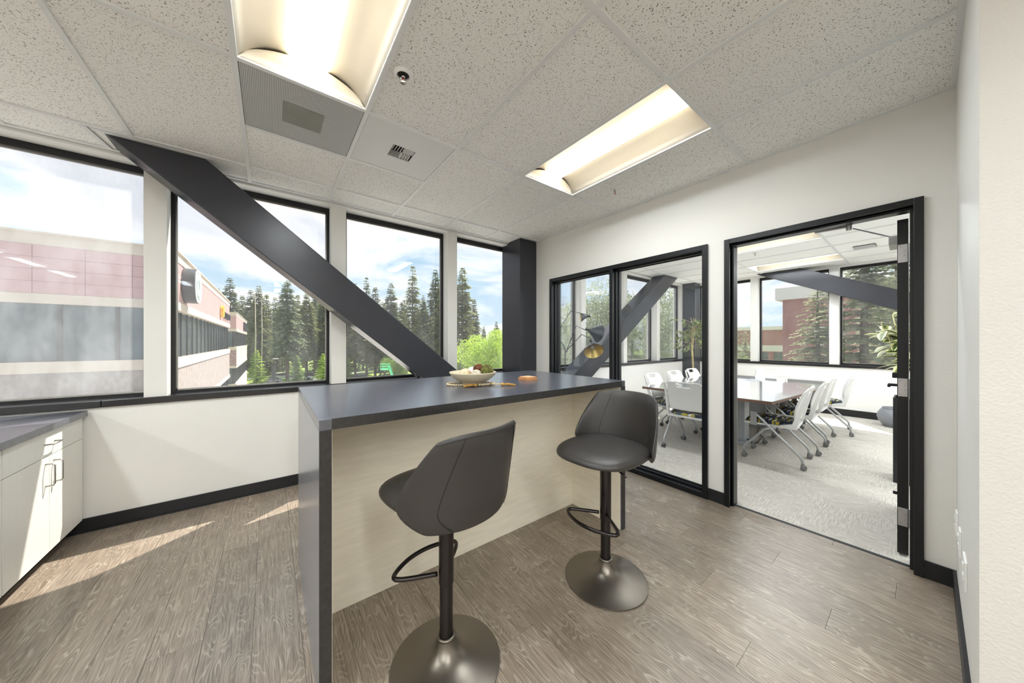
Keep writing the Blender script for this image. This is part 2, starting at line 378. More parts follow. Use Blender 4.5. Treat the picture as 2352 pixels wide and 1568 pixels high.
def carpet_mat():
    m, nt, b = nodes_of('carpet')
    g = nt.nodes.new('ShaderNodeNewGeometry')

    def streak(sx, sy, seed):
        mpn = nt.nodes.new('ShaderNodeMapping'); mpn.inputs['Scale'].default_value = (sx, sy, 1); mpn.inputs['Location'].default_value = (seed, seed * 2, 0)
        nt.links.new(g.outputs['Position'], mpn.inputs[0])
        n = nt.nodes.new('ShaderNodeTexNoise'); n.inputs['Scale'].default_value = 1; n.inputs['Detail'].default_value = 4; n.inputs['Roughness'].default_value = 0.7
        nt.links.new(mpn.outputs[0], n.inputs['Vector'])
        return n
    a = streak(105, 10, 0); c = streak(10, 105, 3.1); f = streak(320, 320, 1)
    ck = streak(3.0, 3.0, 8)
    gt = nt.nodes.new('ShaderNodeMapRange'); gt.inputs['From Min'].default_value = 0.45; gt.inputs['From Max'].default_value = 0.55
    nt.links.new(ck.outputs['Fac'], gt.inputs['Value'])
    mix = nt.nodes.new('ShaderNodeMixRGB'); nt.links.new(gt.outputs[0], mix.inputs[0]); nt.links.new(a.outputs['Fac'], mix.inputs[1]); nt.links.new(c.outputs['Fac'], mix.inputs[2])
    ad = nt.nodes.new('ShaderNodeMixRGB'); ad.inputs[0].default_value = 0.35
    nt.links.new(mix.outputs[0], ad.inputs[1]); nt.links.new(f.outputs['Fac'], ad.inputs[2])
    r = ramp(nt, [(0.34, rgb(164, 159, 151)), (0.5, rgb(198, 193, 185)), (0.64, rgb(228, 224, 217))])
    nt.links.new(ad.outputs[0], r.inputs[0]); nt.links.new(r.outputs[0], b.inputs['Base Color'])
    b.inputs['Roughness'].default_value = 0.95; b.inputs['Specular IOR Level'].default_value = 0.1
    bp = nt.nodes.new('ShaderNodeBump'); bp.inputs['Strength'].default_value = 0.5; bp.inputs['Distance'].default_value = 0.004
    nt.links.new(ad.outputs[0], bp.inputs['Height']); nt.links.new(bp.outputs[0], b.inputs['Normal'])
    MATS['carpet'] = m
    return m


CARPET = carpet_mat()


def seat_fabric():
    m, nt, b = nodes_of('seat_fabric_zigzag')
    t = nt.nodes.new('ShaderNodeTexCoord')
    mpn = nt.nodes.new('ShaderNodeMapping'); mpn.inputs['Scale'].default_value = (62, 15, 1)
    nt.links.new(t.outputs['Object'], mpn.inputs[0])
    v = nt.nodes.new('ShaderNodeTexVoronoi'); v.inputs['Scale'].default_value = 1.0
    nt.links.new(mpn.outputs[0], v.inputs['Vector'])
    s = nt.nodes.new('ShaderNodeSeparateColor'); nt.links.new(v.outputs['Color'], s.inputs[0])
    r = ramp(nt, [(0.0, rgb(38, 44, 62)), (0.3, rgb(66, 84, 96)), (0.5, rgb(30, 34, 44)), (0.66, rgb(176, 160, 60)), (0.8, rgb(214, 214, 206)), (1.0, rgb(110, 140, 140))], 'CONSTANT')
    nt.links.new(s.outputs[0], r.inputs[0]); nt.links.new(r.outputs[0], b.inputs['Base Color'])
    b.inputs['Roughness'].default_value = 0.85
    MATS['seat_fabric'] = m
    return m


FABRIC = seat_fabric()


def perf_mat():
    m, nt, b = nodes_of('perforated_metal')
    t = nt.nodes.new('ShaderNodeTexCoord')
    mpn = nt.nodes.new('ShaderNodeMapping'); mpn.inputs['Scale'].default_value = (130, 130, 130)
    nt.links.new(t.outputs['Object'], mpn.inputs[0])
    v = nt.nodes.new('ShaderNodeTexVoronoi'); v.inputs['Randomness'].default_value = 0.0; v.inputs['Scale'].default_value = 1.0
    nt.links.new(mpn.outputs[0], v.inputs['Vector'])
    lt = nt.nodes.new('ShaderNodeMath'); lt.operation = 'LESS_THAN'; lt.inputs[1].default_value = 0.34; nt.links.new(v.outputs['Distance'], lt.inputs[0])
    mix = nt.nodes.new('ShaderNodeMixRGB'); mix.inputs[1].default_value = rgb(196, 198, 196); mix.inputs[2].default_value = rgb(96, 98, 96)
    nt.links.new(lt.outputs[0], mix.inputs[0]); nt.links.new(mix.outputs[0], b.inputs['Base Color'])
    b.inputs['Roughness'].default_value = 0.5
    MATS['perf'] = m
    return m


PERF = perf_mat()
PERFD = pmat('duct_behind_grille', rgb(140, 141, 134), 0.7, noise=0.1)


def grass_mat():
    m, nt, b = nodes_of('lawn')
    g = nt.nodes.new('ShaderNodeNewGeometry')
    n = nt.nodes.new('ShaderNodeTexNoise'); n.inputs['Scale'].default_value = 0.12; n.inputs['Detail'].default_value = 6
    nt.links.new(g.outputs['Position'], n.inputs['Vector'])
    r = ramp(nt, [(0.35, rgb(96, 120, 62)), (0.55, rgb(150, 176, 78)), (0.7, rgb(186, 200, 104))])
    nt.links.new(n.outputs['Fac'], r.inputs[0]); nt.links.new(r.outputs[0], b.inputs['Base Color'])
    b.inputs['Roughness'].default_value = 0.95
    MATS['lawn'] = m
    return m


LAWN = grass_mat()

# ------------------------------------------------------------------ mesh helpers


class MB:
    def __init__(s):
        s.v = []; s.f = []; s.uv = None

    def add(s, vs, fs):
        n = len(s.v); s.v += [tuple(p) for p in vs]; s.f += [tuple(i + n for i in f) for f in fs]
        return s

    def box(s, x0, x1, y0, y1, z0, z1, M=None):
        vs = [(x0, y0, z0), (x1, y0, z0), (x1, y1, z0), (x0, y1, z0), (x0, y0, z1), (x1, y0, z1), (x1, y1, z1), (x0, y1, z1)]
        if M is not None:
            vs = [M @ Vector(p) for p in vs]
        return s.add(vs, [(0, 3, 2, 1), (4, 5, 6, 7), (0, 1, 5, 4), (1, 2, 6, 5), (2, 3, 7, 6), (3, 0, 4, 7)])

    def prism(s, poly, axis, a0, a1):
        """poly: 2-D outline (counter-clockwise), extruded along axis from a0 to a1"""
        n = len(poly)

        def P(p, a):
            if axis == 'x':
                return (a, p[0], p[1])
            if axis == 'y':
                return (p[0], a, p[1])
            return (p[0], p[1], a)
        vs = [P(p, a0) for p in poly] + [P(p, a1) for p in poly]
        fs = [tuple(range(n))[::-1], tuple(range(n, 2 * n))] + [(i, (i + 1) % n, n + (i + 1) % n, n + i) for i in range(n)]
        if axis == 'y':
            fs = [f[::-1] for f in fs]
        return s.add(vs, fs)

    def lathe(s, prof, c=(0, 0, 0), n=32, M=None):
        vs = []; fs = []
        k = len(prof)
        for i in range(n):
            a = 2 * PI * i / n
            for r, z in prof:
                p = Vector((r * math.cos(a), r * math.sin(a), z))
                if M is not None:
                    p = M @ p
                vs.append((p.x + c[0], p.y + c[1], p.z + c[2]))
        for i in range(n):
            j = (i + 1) % n
            for q in range(k - 1):
                fs.append((i * k + q, j * k + q, j * k + q + 1, i * k + q + 1))
        return s.add(vs, fs)

    def tube(s, pts, r, n=10, closed=False, cap=True):
        pts = [Vector(p) for p in pts]
        rs = r if isinstance(r, (list, tuple)) else [r] * len(pts)
        N = len(pts)
        tang = []
        for i in range(N):
            if closed:
                t = pts[(i + 1) % N] - pts[i - 1]
            else:
                t = pts[min(i + 1, N - 1)] - pts[max(i - 1, 0)]
            tang.append(t.normalized())
        up = Vector((0, 0, 1)) if abs(tang[0].z) < 0.9 else Vector((1, 0, 0))
        nrm = (up - tang[0] * up.dot(tang[0])).normalized()
        vs = []
        for i in range(N):
            t = tang[i]
            nrm = (nrm - t * nrm.dot(t)).normalized()
            bn = t.cross(nrm)
            for k in range(n):
                a = 2 * PI * k / n
                vs.append(pts[i] + (nrm * math.cos(a) + bn * math.sin(a)) * rs[i])
        fs = []
        for i in range(N if closed else N - 1):
            j = (i + 1) % N
            for k in range(n):
                l = (k + 1) % n
                fs.append((i * n + k, i * n + l, j * n + l, j * n + k))
        if cap and not closed:
            fs.append(tuple(range(n))[::-1]); fs.append(tuple(range((N - 1) * n, N * n)))
        return s.add(vs, fs)

    def sphere(s, c, r, nu=14, nv=9, sc=(1, 1, 1)):
        vs = [(c[0], c[1], c[2] - r * sc[2])]
        for j in range(1, nv):
            b = -PI / 2 + PI * j / nv
            for i in range(nu):
                a = 2 * PI * i / nu
                vs.append((c[0] + r * math.cos(b) * math.cos(a) * sc[0], c[1] + r * math.cos(b) * math.sin(a) * sc[1], c[2] + r * math.sin(b) * sc[2]))
        vs.append((c[0], c[1], c[2] + r * sc[2]))
        fs = []
        for i in range(nu):
            fs.append((0, 1 + (i + 1) % nu, 1 + i))
        for j in range(nv - 2):
            for i in range(nu):
                a = 1 + j * nu + i; b_ = 1 + j * nu + (i + 1) % nu
                fs.append((a, b_, b_ + nu, a + nu))
        L = len(vs) - 1
        for i in range(nu):
            fs.append((L, 1 + (nv - 2) * nu + i, 1 + (nv - 2) * nu + (i + 1) % nu))
        return s.add(vs, fs)

    def grid(s, fn, nu, nv, closed_u=False):
        vs = [fn(i / (nu if closed_u else nu - 1), j / (nv - 1)) for j in range(nv) for i in range(nu)]
        fs = []
        for j in range(nv - 1):
            for i in range(nu if closed_u else nu - 1):
                k = (i + 1) % nu
                fs.append((j * nu + i, j * nu + k, (j + 1) * nu + k, (j + 1) * nu + i))
        return s.add(vs, fs)

    def mesh(s, name, smooth=False):
        me = bpy.data.meshes.new(name)
        me.from_pydata([tuple(p) for p in s.v], [], s.f); me.update()
        if smooth:
            me.polygons.foreach_set('use_smooth', [True] * len(me.polygons))
            if smooth is not True:
                try:
                    me.set_sharp_from_angle(angle=R_(smooth))
                except Exception:
                    pass
        return me

    def build(s, name, mat, parent=None, smooth=False, bevel=0, subsurf=0, solid=0):
        me = s.mesh(name, smooth)
        return mkobj(name, me, mat, parent, bevel, subsurf, solid)


def mkobj(name, me, mat, parent=None, bevel=0, subsurf=0, solid=0):
    o = bpy.data.objects.new(name, me); col.objects.link(o)
    if mat is not None and len(me.materials) == 0:
        me.materials.append(mat)
    if parent is not None:
        o.parent = parent
    if solid:
        md = o.modifiers.new('s', 'SOLIDIFY'); md.thickness = solid; md.offset = 0
    if bevel:
        md = o.modifiers.new('b', 'BEVEL'); md.width = bevel; md.segments = 2; md.limit_method = 'ANGLE'; md.angle_limit = R_(40)
        md.harden_normals = False
    if subsurf:
        md = o.modifiers.new('u', 'SUBSURF'); md.levels = subsurf; md.render_levels = subsurf
    return o


def tag(o, label, cat, group=None, kind=None):
    o['label'] = label; o['category'] = cat
    if group:
        o['group'] = group
    if kind:
        o['kind'] = kind
    return o


def thing(name, label, cat, loc=(0, 0, 0), rz=0.0, group=None, kind=None):
    o = bpy.data.objects.new(name, None); col.objects.link(o)
    o.empty_display_size = 0.1
    o.location = loc; o.rotation_euler = (0, 0, rz)
    return tag(o, label, cat, group, kind)


def struct(name, mb, mat, label, cat, **kw):
    o = mb.build(name, mat, **kw)
    return tag(o, label, cat, None, 'structure')


CHILDREN = {}


def copy_tree(o, parent=None, kids=None):
    c = o.copy(); col.objects.link(c)
    if parent is not None:
        c.parent = parent
    for ch in [k for k in ALLKIDS(o)]:
        copy_tree(ch, c)
    return c


def ALLKIDS(o):
    return list(o.children)


def place(o, loc, rz, label=None, group=None):
    o.location = loc; o.rotation_euler = (0, 0, rz)
    if label:
        o['label'] = label
    if group:
        o['group'] = group
    return o


# ------------------------------------------------------------------ room dimensions
XR = 2.985        # door wall, face towards this room
XB = 3.115        # door wall, face towards the conference room
XF = 8.30         # far wall of the conference room
YW = 3.62         # window wall inner face
YO = 3.86         # window wall outer face
YS = -0.10        # short side wall beside the door
XC = 1.76         # its outside corner
HC = 2.7436       # ceiling
XL, YN = -4.2, -4.4
YBN = -1.75       # near wall of the conference room
ZSB, ZST = 0.876, 0.925   # sill
ZH = 2.722        # window head

# ------------------------------------------------------------------ floor with planks
fl = struct('floor', MB().box(XL, XR + 0.065, YN, YW, -0.12, -0.004), PLANK, 'grey brown wood plank floor of the bar room', 'floor')
random.seed(3)
PW, PL = 0.178, 1.22
nx = 0
x = -2.02
i = 0
pm = {}
while x < XR + 0.06:
    x1 = min(x + PW, XR + 0.062)
    y = -1.1 - (i * 0.47 % PL)
    while y < YW:
        ya, yb = max(y, -1.1), min(y + PL, YW)
        if yb - ya > 0.05 and not (x > XC and yb < YS):
            key = (round(x1 - x, 4), round(yb - ya, 4))
            if key not in pm:
                w_, l_ = key
                g = 0.0002
                mb = MB(); b_ = 0.0005
                mb.add([(g, g, -0.003), (w_ - g, g, -0.003), (w_ - g, l_ - g, -0.003), (g, l_ - g, -0.003),
                        (g + b_, g + b_, 0), (w_ - g - b_, g + b_, 0), (w_ - g - b_, l_ - g - b_, 0), (g + b_, l_ - g - b_, 0)],
                       [(4, 5, 6, 7), (0, 1, 5, 4), (1, 2, 6, 5), (2, 3, 7, 6), (3, 0, 4, 7), (3, 2, 1, 0)])
                pm[key] = mb.mesh('plank')
            o = mkobj('plank', pm[key], PLANK, fl); o.location = (x, ya, 0)
        y += PL
    x += PW; i += 1
struct('floor_carpet', MB().box(XR + 0.066, XF, YBN, YW, -0.12, 0.0), CARPET, 'light beige streaked carpet of the conference room', 'floor')
struct('trim_1', MB().prism([(XR + 0.052, 0.0), (XR + 0.082, 0.0), (XR + 0.078, 0.004), (XR + 0.056, 0.004)], 'y', 0.05, 0.97), BASEB,
       'thin transition strip between planks and carpet in the doorway', 'trim')

# ------------------------------------------------------------------ ceilings
ceil = struct('ceiling', MB().box(XL, XB - 0.06, YN, YO, 2.93, 3.03), WHITE, 'suspended ceiling of fissured tiles in a white grid over the bar', 'ceiling')
ceilB = struct('ceiling_conference', MB().box(XB - 0.06, XF + 0.25, YBN - 0.2, YO, 2.93, 3.03), WHITE, 'bright white tiled ceiling of the conference room', 'ceiling')
TRO = []
tmesh = {}


def tile(x0, x1, y0, y1, mat, parent, name='ceiling_tile', holes=None):
    g = 0.004
    key = (round(x1 - x0, 3), round(y1 - y0, 3), mat.name)
    if key not in tmesh:
        w_, l_ = key[0], key[1]
        tmesh[key] = MB().box(g, w_ - g, g, l_ - g, 0.0, 0.014).mesh('ceiling_tile')
    o = mkobj(name, tmesh[key], mat, parent); o.location = (x0, y0, HC + 0.006)
    return o


def bar(x0, x1, y0, y1, parent):
    MB().box(x0, x1, y0, y1, HC - 0.003, HC + 0.03).build('grid_bar', TBAR, parent)


xsA = [-4.2, -3.80, -3.19, -2.58, -1.97, -1.36, -0.75, -0.14, 0.47, 1.08, 1.69, 2.30, XR]
ysA = [-4.4, -4.04, -2.82, -1.60, -0.38, 0.84, 2.06, 3.28, 3.605]
troA = {(-1.97, 0.84), (-0.14, 0.84), (1.69, 0.84), (-1.97, -1.60), (-0.14, -1.60), (-3.80, 0.84), (-3.80, -1.60), (-1.97, -2.82), (-0.14, -2.82), (-3.80, -2.82), (-1.97, -4.04), (-0.14, -4.04), (-3.80, -4.04)}  # rows behind the camera and left columns are unseen, added for light
GRILLE = (-0.14, 0.47, 2.06, 2.67); VENT = (0.47, 1.08, 2.06, 2.67)
HB = 0.012
for xi in range(len(xsA) - 1):
    x0, x1 = xsA[xi], xsA[xi + 1]
    for yi in range(len(ysA) - 1):
        y0, y1 = ysA[yi], ysA[yi + 1]
        if x1 > XC + 0.1 and y1 <= YS:
            continue
        if x1 > XC + 0.1 and y0 < YS:
            y0 = YS
        if (x0, y0) in troA:
            TRO.append((x0, x1, y0, y1))
        elif (x0, y0) in ((-0.14, 2.06), (0.47, 2.06)):
            tile(x0, x1, 2.67, 3.28, TILE, ceil)
            bar(x0 + HB, x1 - HB, 2.67 - HB, 2.67 + HB, ceil)
        else:
            tile(x0, x1, y0, y1, TILE, ceil)
        if yi > 0 and y0 > YN and not (y0 == YS):
            bar(x0 + HB, x1 - HB, y0 - HB, y0 + HB, ceil)
    if xi > 0:
        bar(x0 - HB, x0 + HB, (YS if x0 > XC else YN), 3.605, ceil)
# wall angles
for a in ((XL, XR, 3.58, 3.606), (XR - 0.02, XR, YS, 3.58), (XC, XR - 0.02, YS, YS + 0.02)):
    MB().box(a[0], a[1], a[2], a[3], HC - 0.004, HC + 0.025).build('wall_angle', TBAR, ceil)
xsB = [XB, 3.465, 4.075, 4.685, 5.295, 5.905, 6.515, 7.125, 7.735, XF]
ysB = [YBN, -1.60, -0.38, 0.84, 2.06, 3.28, 3.605]
troB = {(3.465, 0.84), (5.295, 0.84), (7.125, 0.84), (3.465, -1.60), (5.295, -1.60), (7.125, -1.60)}  # near-wall row is unseen and added to brighten the conference room
for xi in range(len(xsB) - 1):
    x0, x1 = xsB[xi], xsB[xi + 1]
    for yi in range(len(ysB) - 1):
        y0, y1 = ysB[yi], ysB[yi + 1]
        if (x0, y0) in troB:
            TRO.append((x0, x1, y0, y1))
        else:
            tile(x0, x1, y0, y1, TILEB, ceilB)
        if yi > 0:
            bar(x0 + HB, x1 - HB, y0 - HB, y0 + HB, ceilB)
    if xi > 0:
        bar(x0 - HB, x0 + HB, YBN, 3.605, ceilB)

# ------------------------------------------------------------------ walls


def wall_run(name, label, a0, a1, openings, axis, f0, f1, mat):
    """low wall + header + pilasters between window openings; axis 'x' runs along x at y=f0..f1"""
    def bx(p, q, z0, z1, d0=None, d1=None):
        d0 = f0 if d0 is None else d0; d1 = f1 if d1 is None else d1
        return MB().box(p, q, d0, d1, z0, z1) if axis == 'x' else MB().box(d0, d1, p, q, z0, z1)
    w = struct(name, bx(a0, a1, -0.1, ZSB + 0.004), mat, label, 'wall')
    bx(a0, a1, ZH, 3.03).build('header', WHITE, w)
    edges = [a0] + [v for o in openings for v in o] + [a1]
    for k in range(0, len(edges), 2):
        if edges[k + 1] - edges[k] > 0.01:
            bx(edges[k], edges[k + 1], ZST, ZH).build('pilaster', WALL if mat is WALL else WHITE, w)
    return w


WINA = [(-3.16, -2.02), (-1.90, -0.764), (-0.643, 0.489), (0.622, 1.762), (1.888, 2.975)]  # first window is out of view, added for its daylight
WINB = [(3.155, 4.275), (4.395, 5.535), (5.655, 6.805), (6.93, 8.05)]
WINF = [(-1.335, -0.245), (-0.115, 0.975), (1.105, 2.195), (2.325, 3.40)]
wall_run('wall_window', 'cream low wall and pilasters under the bar room windows', XL, XR + 0.06, WINA, 'x', YW, YO, WALL)
wall_run('wall_conference_window', 'white low wall under the conference room window row', XR + 0.06, XF, WINB, 'x', YW, YO, WALLB)
wall_run('wall_far', 'white low wall and pilasters at the far end of the conference room', YBN, YO, WINF, 'y', XF, XF + 0.24, WALLB)
struct('wall_left', MB().box(XL - 0.15, XL, YN, YO, -0.1, 3.03), WALL, 'cream side wall behind the cabinets', 'wall')
struct('wall_back', MB().box(XL - 0.15, XC + 0.2, YN - 0.15, YN, -0.1, 3.03), WALL, 'cream back wall of the bar room', 'wall')
wr = struct('wall_right', MB().box(XC, XR, YS - 0.15, YS, -0.1, 2.93), WHITE, 'short white wall with outlets beside the door', 'wall')
struct('wall_return', MB().box(XC, XC + 0.15, YN, YS - 0.15, -0.1, 2.93).box(XC - 0.004, XC, YN, YS, -0.1, 2.93), WALLTEX, 'orange peel textured white wall edge beside the side wall', 'wall')
struct('wall_conference_near', MB().box(XR + 0.01, XF + 0.24, YBN - 0.15, YBN, -0.1, 3.03), WALLB, 'white near wall of the conference room', 'wall')
# door wall with door and sidelight openings
DY0, DY1, DZ = 0.045, 0.972, 2.145
SY0, SY1, SZ = 1.172, 3.02, 2.145
dw = MB()
dw.box(XR, XB, YBN, DY0, -0.1, 2.93).box(XR, XB, DY0, DY1, DZ, 2.93).box(XR, XB, DY1, SY0, -0.1, 2.93)
dw.box(XR, XB, SY0, SY1, SZ, 2.93).box(XR, XB, SY1, YW, -0.1, 2.93)
struct('wall_door', dw, WALL, 'cream wall holding the door and the black sidelight', 'wall')

# baseboards
struct('baseboard_window', MB().box(-1.118, 2.70, YW - 0.012, YW, 0, 0.0975).box(-1.118, 2.70, YW - 0.018, YW - 0.012, 0, 0.012), BASEB, 'black baseboard under the bar room windows', 'baseboard')
struct('baseboard_door', MB().box(XR - 0.012, XR, 1.012, 1.133, 0, 0.0975).box(XR - 0.012, XR, YS + 0.012, 0.006, 0, 0.0975).box(XR - 0.012, XR, 3.06, YW - 0.3, 0, 0.0975),
       BASEB, 'black baseboard pieces along the door wall', 'baseboard')
struct('baseboard_right', MB().box(XC, XR, YS, YS + 0.012, 0, 0.0975), BASEB, 'dark baseboard along the short wall with outlets', 'baseboard')
struct('baseboard_far', MB().box(XF - 0.012, XF, YBN, 3.33, 0, 0.12), BASEB, 'dark baseboard at the far wall of the conference room', 'baseboard')
struct('baseboard_conference', MB().box(XB, 8.0, YW - 0.012, YW, 0, 0.12), BASEB, 'dark baseboard under the conference window row', 'baseboard')

# sills
def sill(name, axis, a0, a1, f, lab):
    mb = MB()
    if axis == 'x':
        mb.box(a0, a1, f - 0.022, YO - 0.06, ZSB, ZST)
    else:
        mb.box(f - 0.022, f + 0.18, a0, a1, ZSB, ZST)
    return struct(name, mb, BLACKSILL, lab, 'sill', bevel=0.003)


sill('trim_2', 'x', XL, -0.965, YW, 'black window sill length beyond the joint, over the cabinets')
sill('trim_3', 'x', -0.963, 2.69, YW, 'long black window sill behind the island')
sill('trim_4', 'x', XB, 8.0, YW, 'black window sill under the conference window row')
sill('trim_5', 'y', YBN, 3.33, XF, 'black window sill on the far conference wall')

# ------------------------------------------------------------------ windows
wi = [0]


def window(axis, a0, a1, f, gmat, label, fm=BLACKM):
    wi[0] += 1
    d0 = f + 0.135
    zb, zt = ZST, ZH
    fw = 0.026
    w = thing('window_%d' % wi[0], label, 'window', ((a0 + a1) / 2, d0, zb) if axis == 'x' else (d0, (a0 + a1) / 2, zb), 0, None, 'structure')
    L = (a1 - a0) / 2; H = zt - zb

    def bx(p, q, c0, c1, z0, z1):
        return MB().box(p, q, c0, c1, z0, z1) if axis == 'x' else MB().box(c0, c1, p, q, z0, z1)
    bx(-L, -L + fw, 0, 0.06, 0, H).build('jamb', fm, w)
    bx(L - fw, L, 0, 0.06, 0, H).build('jamb', fm, w)
    bx(-L + fw, L - fw, 0, 0.06, H - 0.05, H).build('head', fm, w)
    bx(-L + fw, L - fw, 0.0, 0.06, 0, 0.022).build('bottom_rail', fm, w)
    # inner glazing bead, set back
    g = MB()
    for q in ((-L + fw, -L + fw + 0.008, 0.022, H - 0.05), (L - fw - 0.008, L - fw, 0.022, H - 0.05)):
        gg = bx(q[0], q[1], 0.022, 0.04, q[2], q[3]); g.add(gg.v, gg.f)
    for q in ((0.022, 0.032), (H - 0.06, H - 0.05)):
        gg = bx(-L + fw, L - fw, 0.022, 0.04, q[0], q[1]); g.add(gg.v, gg.f)
    g.build('glazing_bead', NICKEL, w)
    bx(-L + fw, L - fw, 0.028, 0.034, 0.022, H - 0.05).build('pane', gmat, w)
    return w


for k, (a, b) in enumerate(WINA):
    window('x', a, b, YW, [GLASSD, GLASSD, GLASSA, GLASSA, GLASSA][k],
           ['dusty window beyond the cabinets with a black frame', 'dusty black framed window over the cabinet worktop facing the pink office block',
            'black framed window crossed by the steel brace, showing the round wall sign',
            'black framed window above the island with the tall fir behind', 'narrow black framed window beside the dark steel column'][k])
for k, (a, b) in enumerate(WINB):
    window('x', a, b, YW, GLASSB, ['conference window behind the three armed lamp', 'conference window behind the middle of the rising steel brace',
                                   'conference window behind the top of the rising steel brace', 'conference window next to the corner column behind the leafy tree'][k])
for k, (a, b) in enumerate(WINF):
    window('y', a, b, XF, GLASSB, ['far conference window hidden behind the open door', 'far conference window behind the variegated plant',
                                   'far conference window showing the brick building', 'far conference window next to the corner column'][k])

# sidelight
fo = 0.038
sl = thing('window_%d' % (wi[0] + 1), 'black framed two pane sidelight between bar and conference room', 'window', (XR, 0, 0), 0, None, 'structure')
for (y0, y1, nm) in ((1.135, 1.178, 'casing'), (3.014, 3.057, 'casing')):
    MB().box(-0.022, 0.15, y0, y1, 0, 2.182).build(nm, BLACKM, sl, bevel=0.002)
MB().box(-0.022, 0.15, 1.178, 3.014, 2.139, 2.182).build('head', BLACKM, sl, bevel=0.002)
MB().box(-0.022, 0.15, 1.178, 3.014, 0, 0.045).build('bottom_rail', BLACKM, sl, bevel=0.002)
MB().box(-0.022, 0.15, 2.078, 2.117, 0.045, 2.139).build('mullion', BLACKM, sl, bevel=0.002)
for (y0, y1) in ((1.178, 2.078), (2.117, 3.014)):
    g = MB()
    for q in ((y0, y0 + 0.014, 0.045, 2.139), (y1 - 0.014, y1, 0.045, 2.139)):
        g.box(0.03, 0.045, q[0], q[1], q[2], q[3]).box(0.09, 0.105, q[0], q[1], q[2], q[3])
    for q in ((0.045, 0.062), (2.122, 2.139)):
        g.box(0.03, 0.045, y0, y1, q[0], q[1]).box(0.09, 0.105, y0, y1, q[0], q[1])
    g.build('glazing_bead', BLACKM, sl)
    MB().box(0.062, 0.072, y0, y1, 0.045, 2.139).build('pane', GLASSS, sl)

# door frame and door
df = thing('trim_6', 'black metal door frame with stepped rebate', 'door frame', (XR, 0, 0), 0, None, 'structure')
MB().box(-0.022, 0.155, 0.972, 1.010, 0, 2.182).build('jamb', BLACKM, df, bevel=0.002)
MB().box(-0.022, 0.155, 0.008, 0.045, 0, 2.182).build('jamb', BLACKM, df, bevel=0.002)
MB().box(-0.022, 0.155, 0.045, 0.972, 2.145, 2.182).build('head', BLACKM, df, bevel=0.002)
st = MB()
st.box(0.03, 0.105, 0.957, 0.972, 0, 2.145).box(0.03, 0.105, 0.045, 0.060, 0, 2.145).box(0.03, 0.105, 0.060, 0.957, 2.130, 2.145)
st.build('door_stop', BLACKM, df)
MB().box(0.105, 0.112, 0.957, 0.964, 0, 2.13).box(0.105, 0.112, 0.053, 0.060, 0, 2.13).build('seal', NICKEL, df)
door = thing('door_1', 'black door standing open into the conference room, hinges showing', 'door', (XR + 0.185, 0.068, 0), R_(1.0), None, 'structure')
MB().box(0, 0.90, 0.0, 0.045, 0.012, 2.12).build('leaf', BLACKDOOR, door, bevel=0.001)
for zc in (1.905, 1.06, 0.245):
    h_ = MB().box(-0.004, 0.0, 0.003, 0.042, zc - 0.057, zc + 0.057).build('hinge', HINGE, door, bevel=0.0015)
    mb = MB()
    mb.tube([(-0.006, -0.007, zc - 0.057), (-0.006, -0.007, zc + 0.057)], 0.006, 10)
    mb.build('knuckle', HINGE, h_, smooth=40)
    for yy, dz in ((0.014, 0.015), (0.014, -0.015), (0.032, 0.043), (0.032, -0.043)):
        mb = MB(); mb.tube([(-0.004, yy, zc + dz), (-0.0055, yy, zc + dz)], 0.0042, 10)
        mb.build('screw', NICKEL, h_, smooth=40)
lv = MB()
lv.tube([(0.83, 0.045, 1.0), (0.83, 0.10, 1.0)], 0.011, 12)
lv.box(0.72, 0.845, 0.092, 0.108, 0.99, 1.012)
lv.build('lever_handle', BLACKM, door, bevel=0.003)
mb = MB(); mb.lathe([(0, 0), (0.028, 0), (0.028, 0.008), (0, 0.008)], (0.83, 0.045, 1.0), 20, Matrix.Rotation(-PI / 2, 3, 'X'))
mb.build('rose', BLACKM, door, smooth=40)
mb = MB(); mb.box(0.78, 0.88, 0.045, 0.085, 1.06, 1.10)
mb.build('dead_bolt_turn', BLACKM, door, bevel=0.004)
mb = MB(); mb.tube([(0.55, 0.045, 0.22), (0.55, 0.075, 0.22)], 0.012, 10)
mb.build('door_stop_bumper', BLACKM, door, smooth=40)
ca = MB()
ca.box(0.30, 0.52, 0.045, 0.09, 2.03, 2.09)
ca.build('closer_body', HINGE, door, bevel=0.004)
mb = MB(); mb.tube([(0.40, 0.07, 2.10), (-0.06, 0.25, 2.12)], 0.006, 8); mb.tube([(-0.06, 0.25, 2.10), (-0.06, 0.25, 2.14)], 0.016, 10); mb.tube([(-0.06, 0.25, 2.125), (-0.04, 0.42, 2.135)], 0.008, 8)
mb.build('closer_arm', HINGE, door, smooth=40)

# ------------------------------------------------------------------ steel braces and columns
def brace(name, label, plane, f0, f1, pts):
    """pts: outline in (along, z)"""
    mb = MB()
    mb.prism(pts, 'y' if plane == 'y' else 'x', f0, f1)
    o = mb.build(name, STEEL, None, bevel=0.006)
    tag(o, label, 'steel brace')
    return o


